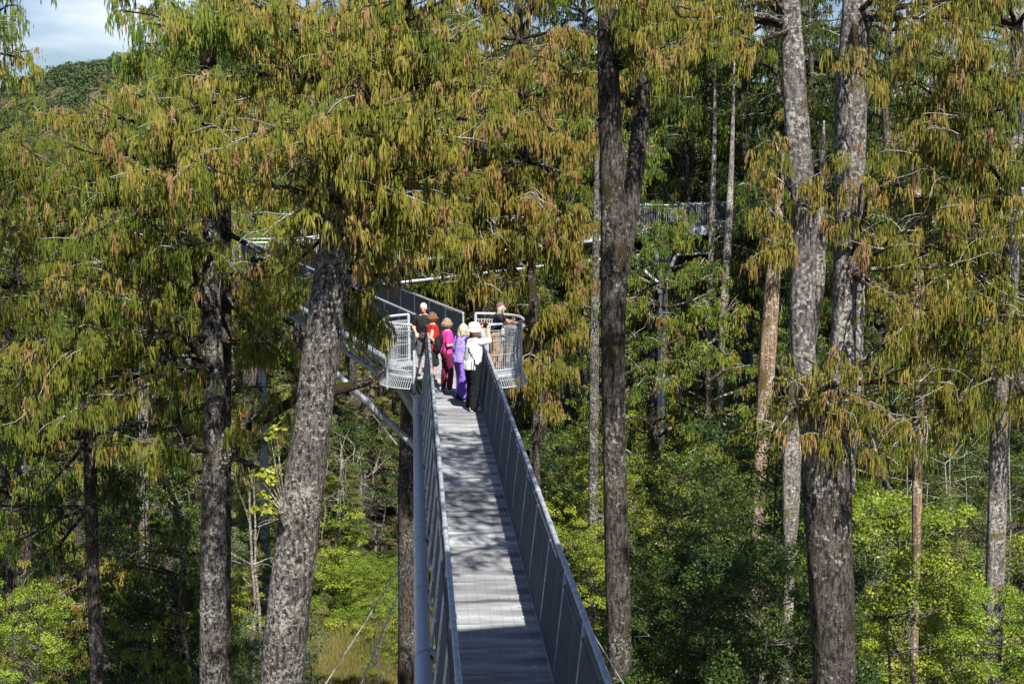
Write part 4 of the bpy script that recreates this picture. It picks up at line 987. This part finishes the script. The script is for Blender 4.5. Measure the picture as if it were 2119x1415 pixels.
def person(label, foot, face_deg, Hs, P, mats, hair, extra=None):
    """P: pose in a 1.70 m local frame, facing +Y, right hand side +X"""
    rz = math.radians(face_deg)-PI/2
    root = empty('person', foot, label, 'person', rz=rz, s=Hs/1.70)
    pel = Vector(P.get('pelvis', (0, 0, .93))); lean = math.radians(P.get('lean', 4)); side = math.radians(P.get('side', 0))
    Rm = Matrix.Rotation(-lean, 3, 'X') @ Matrix.Rotation(side, 3, 'Y')
    xf = lambda v: pel+Rm @ (Vector(v)-Vector((0, 0, .93)))
    fem = P.get('fem', False); bel = P.get('belly', 0)
    sw = .155 if fem else .18; hw = .172 if fem else .16
    T = lambda k=1., a=0.: [(0, 0, .80, (hw-.03)*k+a, .10*k+a), (0, -.01, .90, hw*k+a, (.125+.3*bel)*k+a), (0, 0, 1.03, (.135 if fem else .15)*k+bel*.4+a, .105*k+bel+a), (0, .015, 1.17, .15*k+bel*.2+a, (.125 if fem else .115)*k+bel*.8+a),
                            (0, .01, 1.30, (sw)*k+a, .115*k+a), (0, 0, 1.38, (sw-.03)*k+a, .085*k+a), (0, 0, 1.43, .06*k+a*.5, .06*k+a*.5)]
    sh = [xf((s*(sw+.005), 0, 1.355)) for s in (-1, 1)]
    neck = xf((0, 0, 1.40)); hd = Rm @ Vector((0, .02, .155)); hc = neck+Vector((hd.x, hd.y, hd.z))
    HR = Matrix.Rotation(math.radians(P.get('turn', 0)), 3, 'Z') @ Matrix.Rotation(math.radians(P.get('nod', 0)), 3, 'X')
    arms = P['arms']; legs = P['legs']
    b = MB()
    loft(b, T(), xf=xf)
    cap(b, neck-Vector((0, 0, .03)), .055, hc-Vector((0, 0, .04)), .052)
    ellipsoid(b, hc+HR @ Vector((0, -.01, .015)), (.075, .095, .105), HR)
    ellipsoid(b, hc+HR @ Vector((0, .025, -.045)), (.055, .06, .065), HR)      # jaw
    cap(b, hc+HR @ Vector((0, .088, .01)), .010, hc+HR @ Vector((0, .108, -.022)), .014)   # nose
    for s in (-1, 1): ellipsoid(b, hc+HR @ Vector((s*.078, -.01, -.005)), (.012, .022, .032), HR)
    for k, s in enumerate((-1, 1)):
        e, w_ = Vector(arms[k][0]), Vector(arms[k][1])
        cap(b, sh[k], .050 if fem else .056, e, .040); cap(b, e, .040, w_, .026)
        hdv = Vector(arms[k][2]) if len(arms[k]) > 2 else (w_-e); hdv.normalize()
        up = Vector((0, 0, 1)) if abs(hdv.z) < .8 else Vector((0, 1, 0))
        acr = hdv.cross(up).normalized(); nrm = acr.cross(hdv)
        pc = w_+hdv*.045; cap(b, w_, .025, pc, .026); cap(b, pc-acr*.018, .018, w_+hdv*.085-acr*.02, .016); cap(b, pc+acr*.018, .018, w_+hdv*.085+acr*.02, .016)
        curl = P.get('curl', .5)
        for q, (o_, l_) in enumerate(((-.030, .060), (-.010, .072), (.010, .067), (.030, .052))):
            p0 = w_+hdv*.088+acr*o_; p1 = p0+(hdv*(1-curl*.5)-nrm*curl*.6).normalized()*l_*.55; p2 = p1+(hdv*(1-curl)-nrm*curl).normalized()*l_*.5
            cap(b, p0, .0090, p1, .0085, 8); cap(b, p1, .0085, p2, .0075, 8)
        t0 = w_+hdv*.035-acr*.028*s; t1 = t0+(-acr*s*.7+hdv*.7).normalized()*.035; cap(b, t0, .011, t1, .010, 8); cap(b, t1, .010, t1+(hdv-acr*s*.15).normalized()*.028, .0085, 8)
    hips = [xf((s*.085, 0, .90)) for s in (-1, 1)]
    for k in (0, 1):
        kn, an, toe = [Vector(v) for v in legs[k]]
        cap(b, hips[k], .088, kn, .056); cap(b, kn, .056, an, .038); cap(b, an-Vector((0, 0, .02)), .035, toe, .028)
    me = remesh(b, .0085, 3)
    body = link('body', me, mats.get('skin', skin), root)
    # eyes and mouth belong to the body mesh
    fm = MB()
    for s in (-1, 1): ellipsoid(fm, hc+HR @ Vector((s*.03, .083, .012)), (.014, .008, .007), HR, 8, 6)
    ellipsoid(fm, hc+HR @ Vector((0, .083, -.055)), (.024, .008, .006), HR, 8, 6)
    fo = fm.mesh('f'); import bmesh
    bm = bmesh.new(); bm.from_mesh(me); n0 = len(bm.faces); bm.from_mesh(fo); bm.faces.ensure_lookup_table()
    for f in bm.faces[n0:]: f.material_index = 1
    bm.to_mesh(me); bm.free(); me.materials.append(facedark)
    # trousers or shorts
    g = MB(); tr = P.get('loose', .02); cut = P.get('shorts', 0)
    loft(g, [(0, 0, .78, hw+.005, .115), (0, -.01, .88, hw+.016, .145+.3*bel), (0, 0, 1.0, .155+bel*.4, .122+bel)], xf=xf)
    for k in (0, 1):
        kn, an, toe = [Vector(v) for v in legs[k]]
        if cut: cap(g, hips[k], .098+tr, kn+Vector((0, 0, -.02)), .072+tr)
        else: cap(g, hips[k], .094+tr, kn, .064+tr*1.1); cap(g, kn, .064+tr*1.1, an+Vector((0, 0, .0)), .05+tr*1.4)
    link('trousers' if not cut else 'shorts', remesh(g, .013, 4, .020, 8, len(label)), mats['legs'], root)
    g = MB(); a_ = P.get('top_loose', .014)
    R2 = T(1.0, a_)[1:6]; R2 = [(0, 0, P.get('hem', .86), R2[0][3]+.008, R2[0][4]+.008)]+R2+[(0, 0, 1.415, .07, .07)]
    loft(g, R2, xf=xf)
    sl_ = P.get('sleeve', .62)
    for k in (0, 1):
        e = Vector(arms[k][0]); m_ = sh[k].lerp(e, sl_)
        cap(g, sh[k]-Vector((0, 0, .005)), .062 if fem else .068, m_, .058 if sl_ > .3 else .05)
    link('shirt', remesh(g, .012, 4, .013, 9, 3), mats['top'], root)
    for k in (0, 1):
        kn, an, toe = [Vector(v) for v in legs[k]]
        g = MB(); d = Vector((toe.x-an.x, toe.y-an.y, 0)).normalized()
        h0 = Vector((an.x, an.y, .05))-d*.05; h1 = Vector((toe.x, toe.y, .04))+d*.01
        cap(g, h0, .044, h1, .042); cap(g, h0+Vector((0, 0, .02)), .045, h0.lerp(h1, .5)+Vector((0, 0, .015)), .04)
        g.box((min(h0.x, h1.x)-.04, min(h0.y, h1.y)-.03, .004), (max(h0.x, h1.x)+.04, max(h0.y, h1.y)+.035, .022))
        sm_ = remesh(g, .01, 4)
        for v in sm_.vertices: v.co.z = max(v.co.z, .004)
        link('shoe', sm_, mats['shoe'], root)
    # hair: clumped locks over the skull
    if hair:
        hm, hl, style = hair; g = MB(); r1 = random.Random(len(label))
        ellipsoid(g, hc+HR @ Vector((0, -.022, .035)), (.084, .098, .098), HR)
        for i in range(34 if style >= 0 else 0):
            a = r1.uniform(.75, 2*PI-.75)+PI/2; x, y = math.cos(a), math.sin(a)
            top = hc+HR @ Vector((x*.062, y*.078-.02, .06)); ml = hl*r1.uniform(.75, 1.1)
            mid = hc+HR @ Vector((x*(.092+.02*style), y*(.10+.02*style)-.02, -.01)); end = mid+Vector((r1.uniform(-.02, .02), r1.uniform(-.02, .01), -ml))
            cap(g, top, .022, mid, .022, 8); cap(g, mid, .022, end, .013, 8)
        link('hair', remesh(g, .009, 2, .006, 22, 1), hm, root)
    ctx = dict(root=root, hc=hc, HR=HR, xf=xf, sh=sh, neck=neck, arms=arms)
    if extra: extra(ctx)
    return root
def sunglasses(c):
    g = MB()
    for s in (-1, 1): ellipsoid(g, c['hc']+c['HR'] @ Vector((s*.034, .094, .014)), (.028, .010, .020), c['HR'], 10, 6)
    for s in (-1, 1): g.tube([c['hc']+c['HR'] @ Vector((s*.06, .088, .016)), c['hc']+c['HR'] @ Vector((s*.082, .0, .012))], .005, n=5)
    g.build('sunglasses', glass_dark, c['root'], True)
LEG = lambda w=.09, s=0., t=.10: [((-w, .03+s, .50), (-w-.01, -.02+s, .09), (-w-.02, t+s, .04)), ((w, .03-s, .50), (w+.01, -.02-s, .09), (w+.02, t-s, .04))]
def side_of(px, py): return atz(px, py, 0.0)

hair_white = pm('hair_white', (.62, .60, .57), scale=60); hair_brown = pm('hair_brown', (.16, .085, .045), scale=60, var=.3)
hair_ash = pm('hair_ash', (.27, .20, .13), scale=60, var=.3); hair_blond = pm('hair_grey_blond', (.50, .44, .32), scale=60, var=.3)
# patterned shirts
def pattern_mat(name, base, ink, scale, kind='wave', thr=.62):
    m, nt, o = newmat(name); L = nt.links.new; tc = N(nt, 'ShaderNodeTexCoord')
    p = N(nt, 'ShaderNodeBsdfPrincipled'); p.inputs['Roughness'].default_value = .85; p.inputs['Specular IOR Level'].default_value = .15
    if kind == 'wave':
        t = N(nt, 'ShaderNodeTexWave'); t.inputs['Scale'].default_value = scale; t.inputs['Distortion'].default_value = 2.2; t.inputs['Detail'].default_value = 1.5; t.inputs['Detail Scale'].default_value = .5
        mk = N(nt, 'ShaderNodeTexNoise'); mk.inputs['Scale'].default_value = 3.2; L(tc.outputs['Object'], mk.inputs['Vector'])
        g1 = N(nt, 'ShaderNodeMath', operation='GREATER_THAN'); g1.inputs[1].default_value = .50; L(mk.outputs['Fac'], g1.inputs[0])
        g2 = N(nt, 'ShaderNodeMath', operation='GREATER_THAN'); g2.inputs[1].default_value = thr; L(t.outputs['Fac'], g2.inputs[0])
        f = N(nt, 'ShaderNodeMath', operation='MULTIPLY'); L(g1.outputs[0], f.inputs[0]); L(g2.outputs[0], f.inputs[1])
    else:
        t = N(nt, 'ShaderNodeTexVoronoi'); t.inputs['Scale'].default_value = scale
        f = N(nt, 'ShaderNodeMath', operation='LESS_THAN'); f.inputs[1].default_value = thr; L(t.outputs['Distance'], f.inputs[0])
    L(tc.outputs['Object'], t.inputs['Vector'])
    x = N(nt, 'ShaderNodeMixRGB'); x.inputs[1].default_value = (*base, 1); x.inputs[2].default_value = (*ink, 1)
    L(f.outputs[0], x.inputs[0]); L(x.outputs[0], p.inputs['Base Color']); L(p.outputs[0], o.inputs[0]); return m

# 1 man in the hat, taking a photograph
def hatman(c):
    hc, HR, root = c['hc'], c['HR'], c['root']
    g = MB(); o_ = hc+HR @ Vector((0, -.02, .045))
    R = Matrix.Rotation(math.radians(-6), 3, 'X')
    rg = [(.168, -.050), (.165, -.038), (.118, .012), (.114, .055), (.102, .098), (.068, .120), (.004, .126), (.004, .118), (.062, .112), (.094, .090), (.107, .050), (.111, .005), (.160, -.050)]
    n = 28; V = [tuple(o_+HR @ R @ Vector((r*math.cos(2*PI*i/n)*.96, r*math.sin(2*PI*i/n)*1.08, z+.003*math.sin(i*.9)))) for r, z in rg for i in range(n)]
    K = len(rg); g.add(V, [(k*n+i, k*n+(i+1) % n, ((k+1) % K)*n+(i+1) % n, ((k+1) % K)*n+i) for k in range(K) for i in range(n)])
    hat = g.build('hat', pm('hat', (.72, .66, .55), scale=20), root, True)
    g = MB(); n = 28; g.tube([tuple(o_+HR @ R @ Vector((.117*math.cos(2*PI*i/n)*.96, .117*math.sin(2*PI*i/n)*1.08, .022))) for i in range(n+1)], .010, n=6, caps=False); g.build('hat_band', pm('hatband', (.55, .49, .38)), hat, True)
    g = MB(); xf = c['xf']; g.tube([xf((-.10, .10, 1.40)), xf((-.13, 0, 1.425)), xf((-.08, -.115, 1.36)), xf((.06, -.15, 1.15)), xf((.18, -.09, .98))], .011, n=6); g.build('strap', pm('strap', (.02, .02, .022)), root, True)
hat_root = person('person in cream sun hat and patterned white shirt raising a camera, black trousers', side_of(978, 849), 38, 1.70,
    dict(lean=5, loose=.034, top_loose=.03, hem=.80, belly=.03, sleeve=.85, nod=6, arms=[((-.20, .27, 1.36), (-.085, .30, 1.56), (.1, .2, 1)), ((.24, .24, 1.36), (.10, .31, 1.56), (-.1, .2, 1))], legs=LEG(.10, .05), curl=.7),
    dict(top=pattern_mat('cloth_white_print', (.74, .75, .78), (.03, .03, .035), 9), legs=pm('black', (.012, .012, .014)), shoe=pm('shoe_white', (.62, .60, .57))), (hair_white, .02, -1), hatman)
cb = empty('camera', (0, 0, 0), 'black compact camera held up to the eye by the person in the cream hat', 'camera')
cb.matrix_world = Matrix.Identity(4)
rzm = Matrix.Rotation(math.radians(38)-PI/2, 3, 'Z')
cb.location = Vector(side_of(978, 849))+rzm @ Vector((0, .335, 1.625)); cb.rotation_euler = (0, 0, math.radians(38)-PI/2)
mb = MB(); mb.box((-.065, -.025, -.045), (.065, .025, .040)); mb.box((-.025, -.02, .038), (.025, .022, .058)); blk = plain('camera_black', (.015, .015, .017), rough=.35)
mb.build('body', blk, cb)
mb = MB(); mb.tube([(0, .02, -.003), (0, .055, -.003), (0, .09, -.003)], [.032, .034, .030], n=16); mb.build('lens', blk, cb, True)

# 2 purple
person('person with shoulder-length grey-blond hair in lilac patterned top and purple trousers', side_of(955, 826), 52, 1.56,
    dict(fem=True, side=2, lean=5, loose=.03, top_loose=.02, hem=.82, belly=.02, sleeve=.95, arms=[((-.22, .05, 1.10), (-.12, .24, 1.12)), ((.22, .05, 1.10), (.12, .24, 1.12))], legs=LEG(.085, .07)),
    dict(top=pattern_mat('cloth_lilac_print', (.26, .17, .62), (.52, .44, .78), 55, 'dots', .42), legs=pm('purple', (.24, .13, .58)), shoe=pm('shoe_dark', (.03, .03, .04))), (hair_blond, .13, 1))
# 3 pink
def pinkx(c):
    sunglasses(c); xf = c['xf']; g = MB()
    g.tube([xf((-.11, -.06, 1.41)), xf((-.10, .12, 1.36)), xf((-.02, .165, 1.20)), xf((.10, .15, 1.02))], .008, n=6); g.build('strap', pm('strap_black', (.02, .02, .02)), c['root'], True)
person('person in bright pink t-shirt and maroon trousers with bobbed hair and sunglasses', side_of(925, 810), 12, 1.56,
    dict(fem=True, lean=1, loose=.012, hem=.88, sleeve=.72, arms=[((-.20, .02, 1.08), (-.06, .27, 1.10), (.3, .9, 0)), ((.21, -.02, 1.08), (.06, .26, 1.08), (-.3, .9, 0))], legs=LEG(.08, -.05), curl=.8),
    dict(top=pm('pink', (.72, .055, .32)), legs=pm('maroon', (.15, .022, .055)), shoe=pm('shoe_blue', (.38, .48, .55))), (hair_ash, .05, 1), pinkx)
bagp = Vector(side_of(925, 810)); ra = math.radians(12)
bk = empty('backpack', bagp+Vector((-math.cos(ra)*.20, -math.sin(ra)*.20, .80)), 'small black backpack on the back of the person in pink', 'backpack', rz=ra-PI/2)
g = MB(); ellipsoid(g, (0, 0, .17), (.12, .075, .19)); ellipsoid(g, (0, -.05, .10), (.09, .045, .10)); link('bag', remesh(g, .01, 3, .004, 14), pm('bag_black', (.018, .018, .02), rough=.6), bk)
g = MB()
for s in (-1, 1): g.tube([(s*.07, .06, .34), (s*.08, .16, .40), (s*.09, .20, .30), (s*.10, .10, .10), (s*.09, .05, .03)], .011, n=6)
g.build('strap', pm('bag_strap', (.03, .03, .032)), bk, True)
g = MB(); g.tube([(-.06, -.075, .22), (.06, -.075, .22)], .008, n=6); g.build('buckle', M['galv'], bk)
# 4 red
person('person in red sleeveless top and dark shorts with curly brown hair and sunglasses', side_of(894, 794), 4, 1.57,
    dict(fem=True, lean=2, loose=.018, hem=.80, top_loose=.024, belly=.02, sleeve=.22, shorts=1, turn=6, arms=[((-.24, -.03, 1.10), (-.20, .10, .90)), ((.24, -.03, 1.10), (.20, .12, .92))], legs=LEG(.085, .06)),
    dict(top=pm('red', (.40, .025, .022)), legs=pm('charcoal', (.03, .032, .036)), shoe=pm('sandal', (.45, .36, .28))), (hair_brown, .035, 1), sunglasses)
# 5 white-haired man
person('person with white hair in a black t-shirt and grey shorts, looking down', side_of(878, 773), 262, 1.62,
    dict(lean=5, nod=-16, loose=.02, hem=.84, top_loose=.02, belly=.02, shorts=1, arms=[((-.25, .02, 1.10), (-.16, .22, 1.0)), ((.25, .02, 1.10), (.16, .22, 1.0))], legs=LEG(.10, .04)),
    dict(top=pm('black_tee', (.022, .022, .026)), legs=pm('grey_shorts', (.10, .105, .115)), shoe=pm('shoe_tan', (.42, .34, .22))), (hair_white, .0, -1))
# 6 man in the cap leaning on the rail
def capx(c):
    hc, HR, root = c['hc'], c['HR'], c['root']; g = MB()
    ellipsoid(g, hc+HR @ Vector((0, -.015, .055)), (.093, .108, .085), HR)
    cp = pm('cap', (.20, .095, .095)); k = link('cap', remesh(g, .01, 3), cp, root)
    g = MB(); V = []
    for j in range(5):
        for i in range(9):
            a = math.radians(20+140*i/8); r = .085+.02*j; V.append(tuple(hc+HR @ Vector((math.cos(a)*(.083), math.sin(a)*.09+.02*j*math.sin(a), .045-.004*j-.012*abs(math.cos(a))))))
    n_ = len(V); V += [(x, y, z-.006) for x, y, z in V]
    f = [(j*9+i, j*9+i+1, (j+1)*9+i+1, (j+1)*9+i) for j in range(4) for i in range(8)]; f += [(n_+a, n_+d, n_+c_, n_+b_) for a, b_, c_, d in f]
    g.add(V, f); g.build('peak', cp, k, True)
person('person in maroon cap, dark t-shirt and khaki trousers leaning on the right rail', Vector((1.86, 34.75, 0)), -3, 1.63,
    dict(lean=12, nod=28, pelvis=(0, .0, .91), loose=.03, hem=.86, top_loose=.02, sleeve=.7, arms=[((-.20, .27, 1.18), (-.12, .50, 1.17), (.2, 1, 0)), ((.22, .25, 1.18), (.16, .50, 1.17), (-.1, 1, 0))],
         legs=[((-.10, .12, .50), (-.11, .04, .09), (-.12, .17, .04)), ((.10, .02, .50), (.11, -.16, .09), (.12, -.03, .04))]),
    dict(top=pm('dark_tee', (.035, .036, .045)), legs=pm('khaki', (.36, .23, .13)), shoe=pm('boot', (.10, .07, .05))), (hair_blond, .17, 0), capx)
